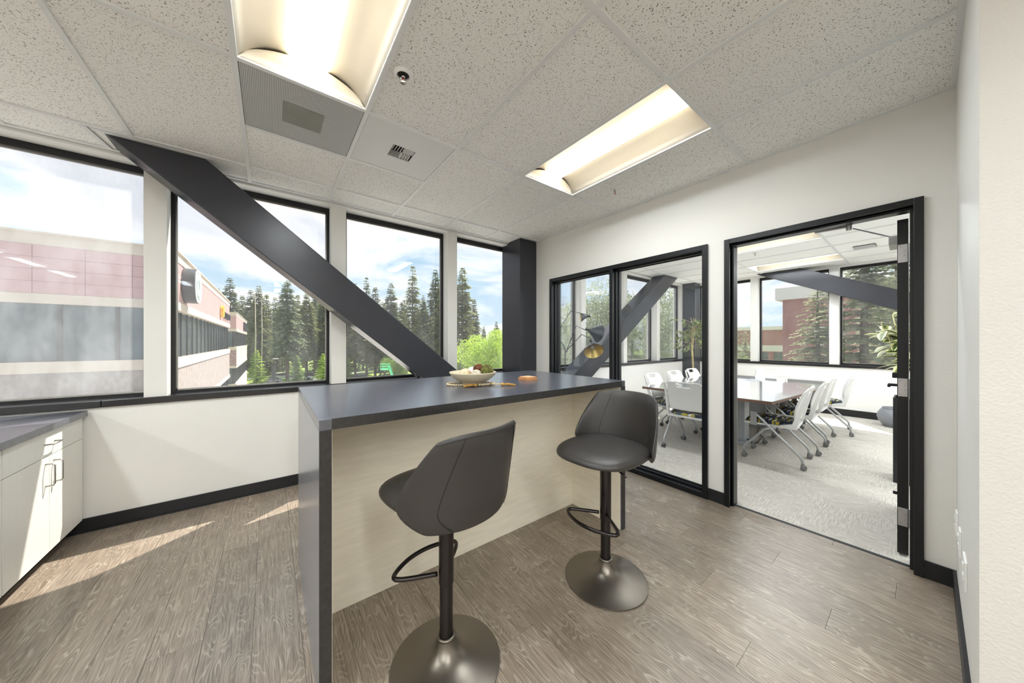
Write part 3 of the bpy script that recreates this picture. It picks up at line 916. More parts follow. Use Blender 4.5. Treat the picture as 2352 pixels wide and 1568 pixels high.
# brace in the bar room, falling to the column foot
mA = -0.81
def zl(x_): return HC + mA * (x_ + 0.879)
def zu(x_): return HC + mA * (x_ + 0.392)
xt = 2.675
brace('steel_brace', 'dark steel brace crossing the bar room windows down towards the island', 'y', 3.335, 3.612,
      [(-0.879 - 0.17 / 0.81, HC + 0.17), (-0.879 + HC / 0.81, 0.0), (xt, 0.0), (xt, zu(xt)), (-0.392 - 0.17 / 0.81, HC + 0.17)])
mB = 0.673
xs_ = XB + 0.002
brace('steel_brace', 'grey steel brace rising from the lamp to the ceiling past the conference window row', 'y', 3.335, 3.612,
      [(xs_, max(0, HC + mB * (xs_ - 7.145))), (7.145 + 0.17 / mB, HC + 0.17), (6.597 + 0.17 / mB, HC + 0.17), (xs_, HC + mB * (xs_ - 6.597))])
mC = 0.478
yC = YBN + 0.01
brace('steel_brace', 'brown grey steel brace across the far conference windows', 'x', 8.03, 8.292,
      [(yC, HC + mC * (yC - 2.137)), (2.137 + 0.17 / mC, HC + 0.17), (1.446 + 0.17 / mC, HC + 0.17), (yC, HC + mC * (yC - 1.446))])
tag(MB().box(2.685, XR - 0.002, 3.335, YW + 0.13, 0, 2.92).build('steel_column', STEEL, None, bevel=0.006), 'dark steel column in the corner of the bar room by the sidelight', 'column')
tag(MB().box(8.0, XF - 0.002, 3.335, YW - 0.002, 0, 2.92).build('steel_column', STEEL, None, bevel=0.006), 'grey steel column in the far corner of the conference room behind the leafy tree', 'column')
# metal trim where the brace passes through the ceiling
tr = MB()
tr.box(-0.93, -0.37, 3.300, 3.330, HC - 0.006, HC)
tr.add([(-0.975, 3.30, HC - 0.006), (-0.945, 3.30, HC - 0.006), (-0.905, 3.58, HC - 0.006), (-0.935, 3.58, HC - 0.006),
        (-0.975, 3.30, HC), (-0.945, 3.30, HC), (-0.905, 3.58, HC), (-0.935, 3.58, HC)],
       [(0, 3, 2, 1), (4, 5, 6, 7), (0, 1, 5, 4), (1, 2, 6, 5), (2, 3, 7, 6), (3, 0, 4, 7)])
struct('trim_7', tr, TBAR, 'white ceiling trim around the head of the dark brace', 'trim')

# ------------------------------------------------------------------ ceiling fixtures
def troffer(x0, x1, y0, y1, label, group, warm=True):
    t = thing('ceiling_light', label, 'ceiling light', (x0, y0, HC), 0, group)
    W, L = x1 - x0, y1 - y0
    hw = W / 2; lr = 0.085
    # reflector wings: curved pans from the grid edge up and back down to the lens
    prof = []
    for k in range(13):
        u = k / 12
        xx = 0.012 + u * (hw - lr * 0.98 - 0.012)
        prof.append((xx, 0.004 + 0.095 * math.sin(min(1.0, u * 1.15) * PI / 2) ** 0.8))
    for side in (0, 1):
        mb = MB()
        P = [(p[0] if side == 0 else W - p[0], p[1]) for p in prof]
        mb.grid(lambda u, v, P=P: (P[int(round(u * 12))][0], 0.012 + v * (L - 0.024), P[int(round(u * 12))][1]), 13, 2)
        mb.build('reflector', REFLECTOR, t, smooth=True, solid=0.002)
    for yy, s in ((0.012, 1), (L - 0.012, -1)):
        mb = MB()
        n = 16

        def cap(u, v, yy=yy, s=s):
            xx = 0.012 + u * (W - 0.024)
            h = 0.10 * math.sin(PI * u) ** 0.55
            return (xx, yy + s * 0.035 * v * math.sin(PI * u) ** 0.5, 0.002 + h * v)
        mb.grid(cap, n + 1, 4)
        mb.build('end_cap', REFLECTOR, t, smooth=True, solid=0.002)
    mb = MB()
    n = 14
    y_a, y_b = 0.055, L - 0.055

    def lens(u, v):
        a = PI * u
        return (hw - lr * math.cos(a), y_a + v * (y_b - y_a), 0.088 - 0.042 * math.sin(a))
    mb.grid(lens, n + 1, 2)
    k = len(mb.v)
    for vv in (0, 1):
        base = [lens(i / n, vv) for i in range(n + 1)]
        mb.add(base, [tuple(range(n + 1))])
    mb.build('lens', LENS, t, smooth=50)
    fr = MB()
    fr.box(0.006, 0.014, 0.006, L - 0.006, -0.001, 0.02).box(W - 0.014, W - 0.006, 0.006, L - 0.006, -0.001, 0.02)
    fr.box(0.014, W - 0.014, 0.006, 0.014, -0.001, 0.02).box(0.014, W - 0.014, L - 0.014, L - 0.006, -0.001, 0.02)
    fr.build('frame', TBAR, t)
    MB().box(0.006, W - 0.006, 0.006, L - 0.006, 0.11, 0.13).build('housing', WHITE, t)
    ld = bpy.data.lights.new('troffer_light', 'AREA'); ld.shape = 'RECTANGLE'; ld.size = 0.15; ld.size_y = L - 0.14
    ld.energy = LAMP_WATTS; ld.color = (0.84, 0.93, 1.0)
    lo = bpy.data.objects.new('troffer_light', ld); col.objects.link(lo); lo.parent = t; lo.location = (hw, L / 2, 0.040)
    return t


names = {(-0.14, 0.84): 'large lit recessed light above the island end, next to the perforated grille', (1.69, 0.84): 'lit recessed light between the two sprinkler heads near the door wall',
         (5.295, 0.84): 'lit recessed light seen just under the door head in the conference room', (7.125, 0.84): 'lit recessed light above the far conference brace'}
for (x0, x1, y0, y1) in TRO:
    lab = names.get((x0, y0))
    if lab:
        troffer(x0, x1, y0, y1, lab, 'recessed ceiling lights')
    else:
        troffer(x0, x1, y0, y1, 'lit recessed light in the outer rows of the bar room ceiling' if x0 < 3 else 'lit recessed light on the door side of the conference ceiling', 'recessed bar room lights' if x0 < 3 else 'recessed conference lights')

gr = thing('return_air_grille', 'grey perforated return air grille beside the large ceiling light', 'grille', (GRILLE[0], GRILLE[2], HC), 0)
w_ = 0.61
MB().box(0.014, w_ - 0.014, 0.014, w_ - 0.014, 0.001, 0.004).build('perforated_plate', PERF, gr)
mb = MB(); mb.box(0.2, 0.41, 0.2, 0.41, -0.0006, 0.0008)
mb.build('duct_opening', PERFD, gr)
vp = thing('air_vent', 'white ceiling panel with a small four way louvre vent', 'air vent', (VENT[0], VENT[2], HC), 0)
pn = MB()
a, b = 0.225, 0.385
g = 0.014
pn.box(g, a, g, w_ - g, 0.0, 0.006).box(b, w_ - g, g, w_ - g, 0.0, 0.006).box(a, b, g, a, 0.0, 0.006).box(a, b, b, w_ - g, 0.0, 0.006)
pn.build('panel', PANELW, vp)
MB().box(a - 0.01, b + 0.01, a - 0.01, b + 0.01, 0.05, 0.06).box(a - 0.01, a - 0.004, a - 0.01, b + 0.01, 0.006, 0.05).box(b + 0.004, b + 0.01, a - 0.01, b + 0.01, 0.006, 0.05).build('vent_box', DARKVOID, vp)
m_ = (a + b) / 2
for q, (ox, oy, ax) in enumerate(((a, a, 0), (m_, a, 1), (a, m_, 1), (m_, m_, 0))):
    for k in range(4):
        o_ = 0.008 + k * 0.019
        mb = MB()
        if ax == 0:
            M = Matrix.Translation((ox + o_, oy + 0.003, 0.004)) @ Matrix.Rotation(R_(40 if q < 2 else -40), 4, 'Y')
            mb.box(-0.0012, 0.0012, 0, 0.073, -0.004, 0.018, M)
        else:
            M = Matrix.Translation((ox + 0.003, oy + o_, 0.004)) @ Matrix.Rotation(R_(40 if q < 2 else -40), 4, 'X')
            mb.box(0, 0.073, -0.0012, 0.0012, -0.004, 0.018, M)
        mb.build('louvre', PANELW, vp)
# conference vent
vb = thing('air_vent', 'small louvre vent in the conference room ceiling', 'air vent', (6.94, 0.55, HC), 0)
MB().box(-0.11, 0.11, -0.11, 0.11, -0.003, 0.001).build('vent_box', DARKVOID, vb)
for k in range(7):
    MB().box(-0.10 + k * 0.03, -0.088 + k * 0.03, -0.105, 0.105, -0.009, -0.003).build('louvre', PANELW, vb)


def sprinkler(loc, label, recessed):
    s_ = thing('sprinkler_head', label, 'sprinkler', loc, 0)
    mb = MB()
    mb.lathe([(0.030, 0.006), (0.030, -0.006), (0.034, -0.010), (0.042, -0.008), (0.048, -0.001), (0.048, 0.004)] if recessed else [(0.012, -0.001), (0.026, -0.001), (0.030, 0.004), (0.012, 0.005)], n=28)
    mb.build('escutcheon', PLATE if recessed else CHROME, s_, smooth=40)
    if recessed:
        mb = MB(); mb.lathe([(0.0, 0.0015), (0.0300, 0.0015), (0.0300, 0.0025), (0.0, 0.0025)], n=24); mb.build('cup', DARKVOID, s_)
    mb = MB(); mb.lathe([(0.0, 0.004), (0.010, 0.004), (0.010, -0.012), (0.006, -0.016), (0, -0.016)], n=16)
    mb.build('body', CHROME, s_, smooth=40)
    mb = MB(); mb.tube([(0.010, 0, -0.010), (0.013, 0, -0.022), (0.004, 0, -0.036)], 0.0022, 6); mb.tube([(-0.010, 0, -0.010), (-0.013, 0, -0.022), (-0.004, 0, -0.036)], 0.0022, 6)
    mb.build('arm', CHROME, s_, smooth=True)
    mb = MB(); mb.tube([(0, 0, -0.014), (0, 0, -0.034)], 0.0028, 8)
    mb.build('bulb', REDBULB, s_, smooth=True)
    mb = MB(); mb.lathe([(0, -0.036), (0.006, -0.036), (0.016, -0.040), (0.016, -0.042), (0, -0.039)], n=16)
    mb.build('deflector', CHROME, s_, smooth=40)
    return s_


sprinkler((0.555, 1.664, HC + 0.003), 'white ringed sprinkler head beside the large ceiling light', True)
sprinkler((2.545, 1.755, HC + 0.003), 'bare chrome sprinkler head near the door wall', False)
sprinkler((6.11, 1.65, HC + 0.003), 'small sprinkler head in the conference room ceiling', False)

# ------------------------------------------------------------------ wall plates
def plate(x, z, w, h, label):
    p = thing('outlet_plate', label, 'outlet', (x, YS, z), 0)
    MB().box(-w / 2, w / 2, 0, 0.007, -h / 2, h / 2).build('cover', PLATE, p, bevel=0.002)
    for s in (-1, 1):
        MB().box(-0.017, 0.017, 0.007, 0.010, s * 0.022 - 0.014, s * 0.022 + 0.014).build('socket', PLATE, p, bevel=0.001)
    return p


plate(2.86, 0.40, 0.075, 0.12, 'white outlet plate nearest the door wall corner')
plate(2.60, 0.40, 0.075, 0.12, 'white outlet plate in the middle of the short wall')
plate(2.28, 0.40, 0.12, 0.12, 'white wider outlet plate nearest the textured wall edge')

# ------------------------------------------------------------------ island
IX0, IX1, IY0, IY1, IH, IT = 0.140, 2.040, 1.322, 2.365, 1.067, 0.040
isl = thing('bar_island', 'waterfall bar island with slate top and cream panels', 'island', (0, 0, 0))
top = MB().box(IX0, IX1, IY0 + 0.001, IY1, IH - IT, IH).build('top', COUNTER, isl, bevel=0.0015)
MB().box(IX0 + IT, IX1 - IT, IY0, IY0 + 0.001, IH - IT, IH).build('front_edge', EDGE, top)
for nm, x0, x1 in (('end_panel', IX0, IX0 + IT), ('end_panel', IX1 - IT, IX1)):
    left = x0 == IX0
    p = MB().box(x0, x1, IY0 + 0.001, IY1, 0, IH - IT).build(nm, ISLSIDE_SHEEN if left else COUNTER, isl)
    MB().box(x0, x1, IY0, IY0 + 0.001, 0, IH - IT).build('front_edge', EDGE, p)
    xi_ = x1 if left else x0
    MB().box(xi_ if left else xi_ - 0.003, xi_ + 0.003 if left else xi_, IY0 + 0.012, 1.79, 0.002, IH - IT - 0.002).build('cream_lining', CREAM, p)
MB().box(IX0 + IT + 0.003, IX1 - IT - 0.003, 1.79, 1.81, 0.0, IH - IT).build('knee_panel', CREAM, isl)
MB().box(IX0 + IT + 0.003, IX1 - IT - 0.003, 1.81, IY1 - 0.02, 0.1, IH - IT).build('cabinet_body', CREAM, isl)
MB().box(IX0 + IT + 0.003, IX1 - IT - 0.003, 1.86, IY1 - 0.08, 0.0, 0.1).build('toe_kick', BASEB, isl)
for k in range(4):
    xa = IX0 + IT + 0.005 + k * 0.4545
    d_ = MB().box(xa, xa + 0.4505, IY1 - 0.02, IY1 - 0.001, 0.105, IH - IT - 0.006).build('cabinet_door', CREAM, isl)
    hx = xa + (0.40 if k % 2 == 0 else 0.05)
    mb = MB(); mb.tube([(hx, IY1 - 0.001, 0.80), (hx, IY1 + 0.03, 0.80), (hx, IY1 + 0.03, 0.92), (hx, IY1 - 0.001, 0.92)], 0.004, 8)
    mb.build('handle', NICKEL, d_, smooth=40)

# ------------------------------------------------------------------ bar stools
def make_stool(label):
    s = thing('bar_stool', label, 'bar stool')
    mb = MB()
    prof = [(0.0, 0.0), (0.222, 0.0), (0.226, 0.003), (0.226, 0.008), (0.21, 0.0125), (0.17, 0.020), (0.13, 0.029), (0.095, 0.040), (0.066, 0.055), (0.046, 0.075), (0.037, 0.098), (0.034, 0.115), (0, 0.115)]
    mb.lathe(prof, n=72)
    mb.build('base', GUN, s, smooth=50)
    mb = MB(); mb.lathe([(0.030, 0.112), (0.038, 0.112), (0.040, 0.117), (0.038, 0.123), (0.030, 0.123)], n=36)
    mb.build('collar', GUN, s, smooth=True)
    mb = MB(); mb.lathe([(0, 0.11), (0.0275, 0.11), (0.0275, 0.40), (0, 0.40)], n=32)
    mb.build('pole', POLEM, s, smooth=50)
    mb = MB(); mb.lathe([(0, 0.335), (0.0295, 0.335), (0.031, 0.34), (0.031, 0.665), (0, 0.665)], n=32)
    mb.build('outer_tube', POLEM, s, smooth=50)
    # footrest: D loop
    pts = []
    zf = 0.375
    pts.append(Vector((0.015, 0.022, zf)))
    ctrl = [(0.025, 0.026), (0.085, 0.112), (0.118, 0.150), (0.140, 0.158), (0.157, 0.146), (0.178, 0.110), (0.197, 0.055), (0.203, 0.0)]
    full = ctrl + [(x, -y) for x, y in ctrl[::-1][1:]]
    # smooth by Catmull-Rom
    P = [Vector((x, y, zf)) for x, y in full]
    path = []
    for i in range(len(P) - 1):
        p0 = P[max(i - 1, 0)]; p1 = P[i]; p2 = P[i + 1]; p3 = P[min(i + 2, len(P) - 1)]
        for k in range(5):
            t = k / 5
            path.append(0.5 * ((2 * p1) + (-p0 + p2) * t + (2 * p0 - 5 * p1 + 4 * p2 - p3) * t * t + (-p0 + 3 * p1 - 3 * p2 + p3) * t ** 3))
    path.append(P[-1])
    mb = MB(); mb.tube(path, 0.0095, 10)
    fr_ = mb.build('footrest', POLEM, s, smooth=True)
    # lever
    mb = MB(); mb.tube([(0.03, 0.02, 0.668), (0.06, 0.12, 0.664), (0.075, 0.17, 0.650)], 0.005, 8)
    mb.build('lift_lever', POLEM, s, smooth=True)
    MB().box(-0.08, 0.08, -0.08, 0.08, 0.66, 0.676).build('mount_plate', POLEM, s, bevel=0.003)
    # seat: local +x is the front
    zs = 0.735
    rings = [(0.02, -0.062), (0.45, -0.060), (0.78, -0.046), (0.93, -0.027), (1.0, -0.004), (0.985, 0.014), (0.92, 0.027), (0.75, 0.037), (0.45, 0.041), (0.02, 0.042)]
    nseg = 40

    def outline(a):
        c, sn = math.cos(a), math.sin(a)
        n_ = 2.9
        r = 1.0 / ((abs(c) / 0.225) ** n_ + (abs(sn) / 0.232) ** n_) ** (1 / n_)
        return r * c, r * sn
    mb = MB()

    def seatf(u, v):
        sc_, z = rings[int(round(v * (len(rings) - 1)))]
        ox, oy = outline(2 * PI * u)
        dz = 0.0
        if ox > 0:  # front edge rolls down a little
            dz = -0.016 * (ox * sc_ / 0.225) ** 2
            if z < -0.01:
                dz += 0.030 * (ox * sc_ / 0.225) ** 2 * min(1.0, -z / 0.03)
        if ox > 0:
            ox *= 1.16
        return (ox * sc_ + 0.015, oy * sc_, zs + z + dz)
    mb.grid(seatf, nseg, len(rings), closed_u=True)
    mb.add([seatf(i / nseg, 0) for i in range(nseg)], [tuple(range(nseg))[::-1]])
    mb.add([seatf(i / nseg, 1) for i in range(nseg)], [tuple(range(nseg))])
    mb.build('seat', LEATHER, s, smooth=True, subsurf=1)
    # backrest: wrap-round shell
    zb0, zb1 = zs - 0.058, zs + 0.305

    def amax(v):
        vv = max(0.0, min(1.0, v))
        if vv < 0.24:
            return R_(52 + 30 * math.sin(vv / 0.24 * PI / 2))
        w__ = (vv - 0.24) / 0.76
        return R_(82 - 33 * w__ ** 1.15)

    def backc(u, v, off):
        phi = (u * 2 - 1) * amax(v)
        lean = 0.006 + 0.055 * v ** 1.3
        rx = 0.222 + off; ry = 0.238 + off + 0.012 * v
        tz = -0.028 * abs(u * 2 - 1) ** 3.5 * max(0, v - 0.45) / 0.55
        return Vector((0.012 - rx * math.cos(phi) - lean, ry * math.sin(phi), zb0 + (zb1 - zb0) * v + tz))
    NU, NV = 25, 15
    mb = MB()
    T = 0.030

    def thick(u, v):
        eu = 1 - abs(u * 2 - 1) ** 7; ev = 1 - abs(v * 2 - 1) ** 9
        return T * (0.30 + 0.70 * min(eu, ev))
    outer = lambda u, v: backc(u, v, 0.014 + thick(u, v) * 0.5)
    inner = lambda u, v: backc(1 - u, v, 0.014 - thick(1 - u, v) * 0.5)
    n0 = 0
    mb.grid(outer, NU, NV); mb.grid(inner, NU, NV)
    nO = NU * NV
    fs = []
    for j in range(NV - 1):
        fs.append((j * NU, (j + 1) * NU, nO + (j + 1) * NU + NU - 1, nO + j * NU + NU - 1))
        fs.append((j * NU + NU - 1, nO + j * NU, nO + (j + 1) * NU, (j + 1) * NU + NU - 1))
    for i in range(NU - 1):
        fs.append((i, nO + NU - 1 - i, nO + NU - 2 - i, i + 1))
        a_ = (NV - 1) * NU
        fs.append((a_ + i, a_ + i + 1, nO + a_ + NU - 2 - i, nO + a_ + NU - 1 - i))
    mb.f += fs
    bk = mb.build('backrest', LEATHER, s, smooth=True, subsurf=1)
    bk.data.validate()
    for uu in (0.24, 0.76):
        for fn, o_ in ((0, 0.0005), (1, -0.0005)):
            pts = []
            for k in range(15):
                v = 0.03 + 0.93 * k / 14
                pts.append(backc(uu, v, 0.014 + (0.5 if fn == 0 else -0.5) * thick(uu, v) + o_))
            mb = MB(); mb.tube(pts, 0.0013, 5)
            mb.build('seam', SEAM, bk, smooth=True)
    pts = [backc(u, 0.955, 0.014 + 0.5 * thick(u, 0.955) + 0.0004) for u in [0.03 + 0.94 * k / 40 for k in range(41)]]
    mb = MB(); mb.tube(pts, 0.0013, 5); mb.build('seam', SEAM, bk, smooth=True)
    return s


st1 = make_stool('grey padded bar stool seen from behind, its back to the room')
place(st1, (0.590, 1.228, 0), R_(102))
st2 = copy_tree(st1)
place(st2, (1.522, 1.112, 0), R_(183), 'grey padded bar stool turned sideways at the door end of the island')

# ------------------------------------------------------------------ cabinets
CX = -1.045
def cabinet(y0, y1, label):
    c = thing('base_cabinet', label, 'cabinet', (CX, y0, 0))
    W = y1 - y0
    MB().box(-0.58, -0.02, 0.001, W - 0.001, 0.095, 0.823).build('body', CAB, c)
    MB().box(-0.55, -0.075, 0.001, W - 0.001, 0.0, 0.095).build('toe_kick', BASEB, c)
    d = MB().box(-0.02, 0, 0.004, W - 0.004, 0.672, 0.818).build('drawer', CAB, c, bevel=0.001)
    ym = W / 2
    mb = MB(); mb.tube([(0, ym - 0.055, 0.745), (0.032, ym - 0.048, 0.745), (0.034, ym, 0.745), (0.032, ym + 0.048, 0.745), (0, ym + 0.055, 0.745)], 0.004, 8)
    mb.build('handle', NICKEL, d, smooth=True)
    for (a_, b_, hy) in ((0.004, ym - 0.0015, ym - 0.045), (ym + 0.0015, W - 0.004, ym + 0.045)):
        d = MB().box(-0.02, 0, a_, b_, 0.098, 0.668).build('door', CAB, c, bevel=0.001)
        mb = MB(); mb.tube([(0, hy, 0.50), (0.028, hy, 0.502), (0.034, hy, 0.512), (0.034, hy, 0.618), (0.028, hy, 0.628), (0, hy, 0.63)], 0.004, 8)
        mb.build('handle', NICKEL, d, smooth=True)
    return c


cabinet(2.757, YW - 0.021, 'white two door base cabinet in the corner by the window wall')
cabinet(1.90, 2.757, 'white two door base cabinet further along the worktop, beyond the corner unit')
wt = thing('worktop', 'slate laminate worktop over the white base cabinets', 'worktop', (CX, 0, 0))
MB().box(-0.60, 0.022, 1.88, YW - 0.02, 0.824, 0.864).build('slab', COUNTER, wt, bevel=0.002)

# ------------------------------------------------------------------ things on the island
BX, BY = 1.054, 1.80
bo = thing('bowl', 'shallow cream stoneware bowl holding decorative balls', 'bowl', (BX, BY, IH))
mb = MB()
out_ = [(0, 0.012), (0.062, 0.010), (0.066, 0.012), (0.070, 0.018), (0.100, 0.030), (0.125, 0.047), (0.143, 0.066), (0.151, 0.080), (0.153, 0.084), (0.150, 0.086), (0.146, 0.082), (0.135, 0.068), (0.115, 0.052), (0.085, 0.036), (0.05, 0.027), (0, 0.025)]
mb.lathe(out_, n=56); mb.build('body', CERAMIC, bo, smooth=True)
mb = MB(); mb.lathe([(0.058, 0.014), (0.058, 0.0), (0.066, 0.0), (0.070, 0.018)], n=48); mb.build('foot', CERAMIC, bo, smooth=True)


def orb(name, loc, r, mat, label, kind):
    o_ = thing(name, label, 'decorative ball', (BX + loc[0], BY + loc[1], IH + loc[2]))
    random.seed(hash(label) % 1000 if False else int(loc[0] * 1e4) + int(r * 1e5))
    mb = MB(); mb.sphere((0, 0, 0), r * (0.93 if kind == 'vine' else 1), 22, 14)
    mb.build('core', mat, o_, smooth=True)
    if kind == 'vine':
        for k in range(16):
            ax = Vector((random.gauss(0, 1), random.gauss(0, 1), random.gauss(0, 1))).normalized()
            u = ax.orthogonal().normalized(); v = ax.cross(u)
            h_ = random.uniform(-0.6, 0.6)
            pts = []
            for q in range(28):
                a_ = 2 * PI * q / 28
                rr = r * (0.96 + 0.06 * math.sin(3 * a_ + k) + random.uniform(-0.02, 0.02))
                d = (u * math.cos(a_) + v * math.sin(a_)) * math.sqrt(1 - h_ * h_) + ax * (h_ + 0.12 * math.sin(2 * a_ + k))
                pts.append(d.normalized() * rr)
            mb = MB(); mb.tube(pts, r * 0.05, 5, closed=True)
            mb.build('strand', mat, o_, smooth=True)
    if kind == 'petal':
        for k in range(14):
            z = 1 - 2 * (k + 0.5) / 14; a_ = k * 2.4
            d = Vector((math.sqrt(1 - z * z) * math.cos(a_), math.sqrt(1 - z * z) * math.sin(a_), z))
            u = d.orthogonal().normalized(); v = d.cross(u)
            mb = MB()
            mb.grid(lambda p, q, d=d, u=u, v=v: tuple((d + (u * math.cos(2 * PI * p) + v * math.sin(2 * PI * p)) * 0.42 * q).normalized() * r * (1.035 - 0.03 * q)), 10, 4, closed_u=True)
            mb.build('petal', mat, o_, smooth=True)
    return o_


# direction helpers: the photograph's left/right on the island is roughly (0.79,-0.61)
orb('decorative_ball', (-0.047, 0.018, 0.071), 0.038, PAPERB, 'pale cream paper petal ball in the bowl', 'petal')
orb('decorative_ball', (0.004, -0.036, 0.066), 0.036, SEEDB, 'white and brown speckled seed ball in the bowl', 'plain')
orb('decorative_ball', (0.027, 0.052, 0.078), 0.036, SHELLB, 'white ball behind the speckled one in the bowl', 'plain')
orb('decorative_ball', (0.048, 0.006, 0.098), 0.036, BALLR, 'red brown vine ball resting on top in the bowl', 'vine')
orb('decorative_ball', (0.072, -0.054, 0.090), 0.042, BALLM, 'green moss vine ball in the bowl', 'vine')

# bead garland lying under and round the bowl, in island coordinates
FWD = Vector((math.sin(YAW), math.cos(YAW), 0)); RGT = Vector((math.cos(YAW), -math.sin(YAW), 0))
gl_ = thing('bead_garland', 'wooden bead garland with two jute tassels lying under the bowl', 'garland', (BX, BY, IH))
g2 = [(-0.165, -0.010), (-0.155, -0.040), (-0.115, -0.058), (-0.07, -0.062), (-0.02, -0.060), (0.03, -0.054), (0.075, -0.038), (0.115, -0.008), (0.138, 0.022), (0.130, 0.05), (0.10, 0.07),
      (0.05, 0.085), (-0.02, 0.09), (-0.09, 0.075), (-0.145, 0.045), (-0.165, 0.012)]
g3 = [(0.118, -0.035), (0.09, -0.062), (0.065, -0.078), (0.04, -0.086)]
g4 = [(0.118, -0.035), (0.145, -0.048), (0.175, -0.050)]


def cr_path(c, closed):
    P = [Vector((x, y, 0)) for x, y in c]; n = len(P); out = []
    for i in range(n if closed else n - 1):
        if closed:
            p0, p1, p2, p3 = P[i - 1], P[i], P[(i + 1) % n], P[(i + 2) % n]
        else:
            p0 = P[max(i - 1, 0)]; p1 = P[i]; p2 = P[i + 1]; p3 = P[min(i + 2, n - 1)]
        for k in range(12):
            t = k / 12
            out.append(0.5 * ((2 * p1) + (-p0 + p2) * t + (2 * p0 - 5 * p1 + 4 * p2 - p3) * t * t + (-p0 + 3 * p1 - 3 * p2 + p3) * t ** 3))
    return out


def resample(p, step):
    out = [p[0]]; acc = 0
    for a_, b_ in zip(p[:-1], p[1:]):
        d = (b_ - a_).length
        while acc + d >= step:
            t = (step - acc) / d
            a_ = a_ + (b_ - a_) * t; d = (b_ - a_).length; acc = 0
            out.append(a_)
        acc += d
    return out


BR = 0.0068
beadme = MB().sphere((0, 0, 0), BR, 10, 7).mesh('bead', True)
for c, cl in ((g2, True), (g3, False), (g4, False)):
    p = cr_path(c, cl)
    if cl:
        p.append(p[0])
    pts = resample(p, BR * 2.02)
    if cl:
        pts = pts[:-1]
    for q in pts:
        w = RGT * q.x + FWD * q.y
        if w.length < 0.072:
            continue
        o_ = mkobj('bead', beadme, BEAD, gl_); o_.location = (w.x, w.y, BR + (0.004 if not cl else 0))
for (st_, dr, L_, spread) in (((0.038, -0.087), Vector((-1, -0.28, 0)), 0.085, 0.30), ((0.182, -0.050), Vector((1, 0.10, 0)), 0.095, 0.17)):
    dr = dr.normalized()
    base = Vector((st_[0], st_[1], 0.010))
    prp = Vector((-dr.y, dr.x, 0))
    mb = MB()
    random.seed(5)
    w3 = lambda q: (RGT * q.x + FWD * q.y + Vector((0, 0, q.z)))
    mb.tube([w3(base), w3(base + dr * 0.006), w3(base + dr * 0.016), w3(base + dr * 0.022)], [0.005, 0.0095, 0.0095, 0.007], 10)
    hd = mb.build('tassel', TASSEL, gl_, smooth=True)
    for k in range(34):
        s_ = random.uniform(-1, 1); zz = random.uniform(0.1, 1.0)
        e_ = base + dr * (L_ * random.uniform(0.88, 1.05)) + prp * (s_ * spread * L_)
        mid = base + dr * (L_ * 0.5) + prp * (s_ * spread * L_ * 0.6)
        a0 = base + dr * 0.018 + prp * s_ * 0.006
        a0.z = 0.006 + 0.009 * zz; mid.z = 0.004 + 0.013 * zz; e_.z = 0.0015 + 0.007 * zz
        mb = MB(); mb.tube([w3(a0), w3(mid), w3(e_)], 0.0013, 4)
        mb.build('thread', TASSEL, hd, smooth=True)

# coaster set
cs = thing('coaster_holder', 'square bamboo coaster holder on the island', 'coaster holder', (1.515, 1.79, IH), R_(2))
MB().box(-0.05, 0.05, -0.05, 0.05, 0, 0.005).build('base', BAMBOO, cs, bevel=0.001)
for q in ((-0.05, 0.05, -0.05, -0.044), (-0.05, 0.05, 0.044, 0.05), (-0.05, -0.044, -0.044, 0.044), (0.044, 0.05, -0.044, 0.044)):
    MB().box(q[0], q[1], q[2], q[3], 0.005, 0.019).build('side', BAMBOO, cs, bevel=0.001)
for k in range(4):
    o_ = MB().box(-0.041, 0.041, -0.041, 0.041, 0, 0.0048).build('coaster', BAMBOO2 if k == 3 else BAMBOO, None, bevel=0.001)
    o_.location = (1.515, 1.79, IH + 0.0052 + k * 0.005); o_.rotation_euler = (0, 0, R_(2 + (4, -3, 2, 0)[k]))
    tag(o_, ['square bamboo coaster at the bottom of the holder', 'second square bamboo coaster in the holder', 'third square bamboo coaster in the holder', 'pale square coaster on top of the bamboo holder'][k], 'coaster', 'bamboo coasters in the holder')

# ------------------------------------------------------------------ conference room
TX0, TX1, TYa, TYb, TZ = 4.07, 6.85, 0.957, 2.376, 0.735
tb = thing('conference_table', 'long glossy conference table with pale top and walnut edge', 'table', (0, 0, 0))
ymid = (TYa + TYb) / 2
TOPM = pmat('table_laminate', rgb(206, 205, 207), 0.10, spec=1.0, noise=0.03, nscale=3, stretch=(1, 12, 1), coat=0.8)
EDGEM = pmat('table_edge_walnut', rgb(120, 92, 74), 0.45, noise=0.15, nscale=10)
poly = [(TX0, TYa), (5.5, TYa - 0.10), (TX1, TYa), (TX1, TYb), (5.5, TYb + 0.10), (TX0, TYb)]
mb = MB(); mb.prism(poly, 'z', TZ - 0.004, TZ); tt = mb.build('top', TOPM, tb)
mb = MB(); mb.prism(poly, 'z', TZ - 0.032, TZ - 0.004); mb.build('edge_band', EDGEM, tt)
SILV2 = pmat('table_base_silver', rgb(186, 192, 198), 0.4, metal=0.3, noise=0.04)
for xc in (5.10, 6.30):
    p = MB().box(xc - 0.09, xc + 0.09, ymid - 0.20, ymid + 0.20, 0.03, TZ - 0.032).build('pedestal', SILV2, tb, bevel=0.004)
    MB().box(xc - 0.20, xc + 0.20, ymid - 0.25, ymid + 0.25, 0.0, 0.03).build('foot_plate', SILV2, tb, bevel=0.006)
for dx in (5.0, 6.1):
    MB().box(dx - 0.13, dx + 0.13, ymid - 0.07, ymid + 0.07, TZ, TZ + 0.003).build('power_hatch', SILV2, tb, bevel=0.002)
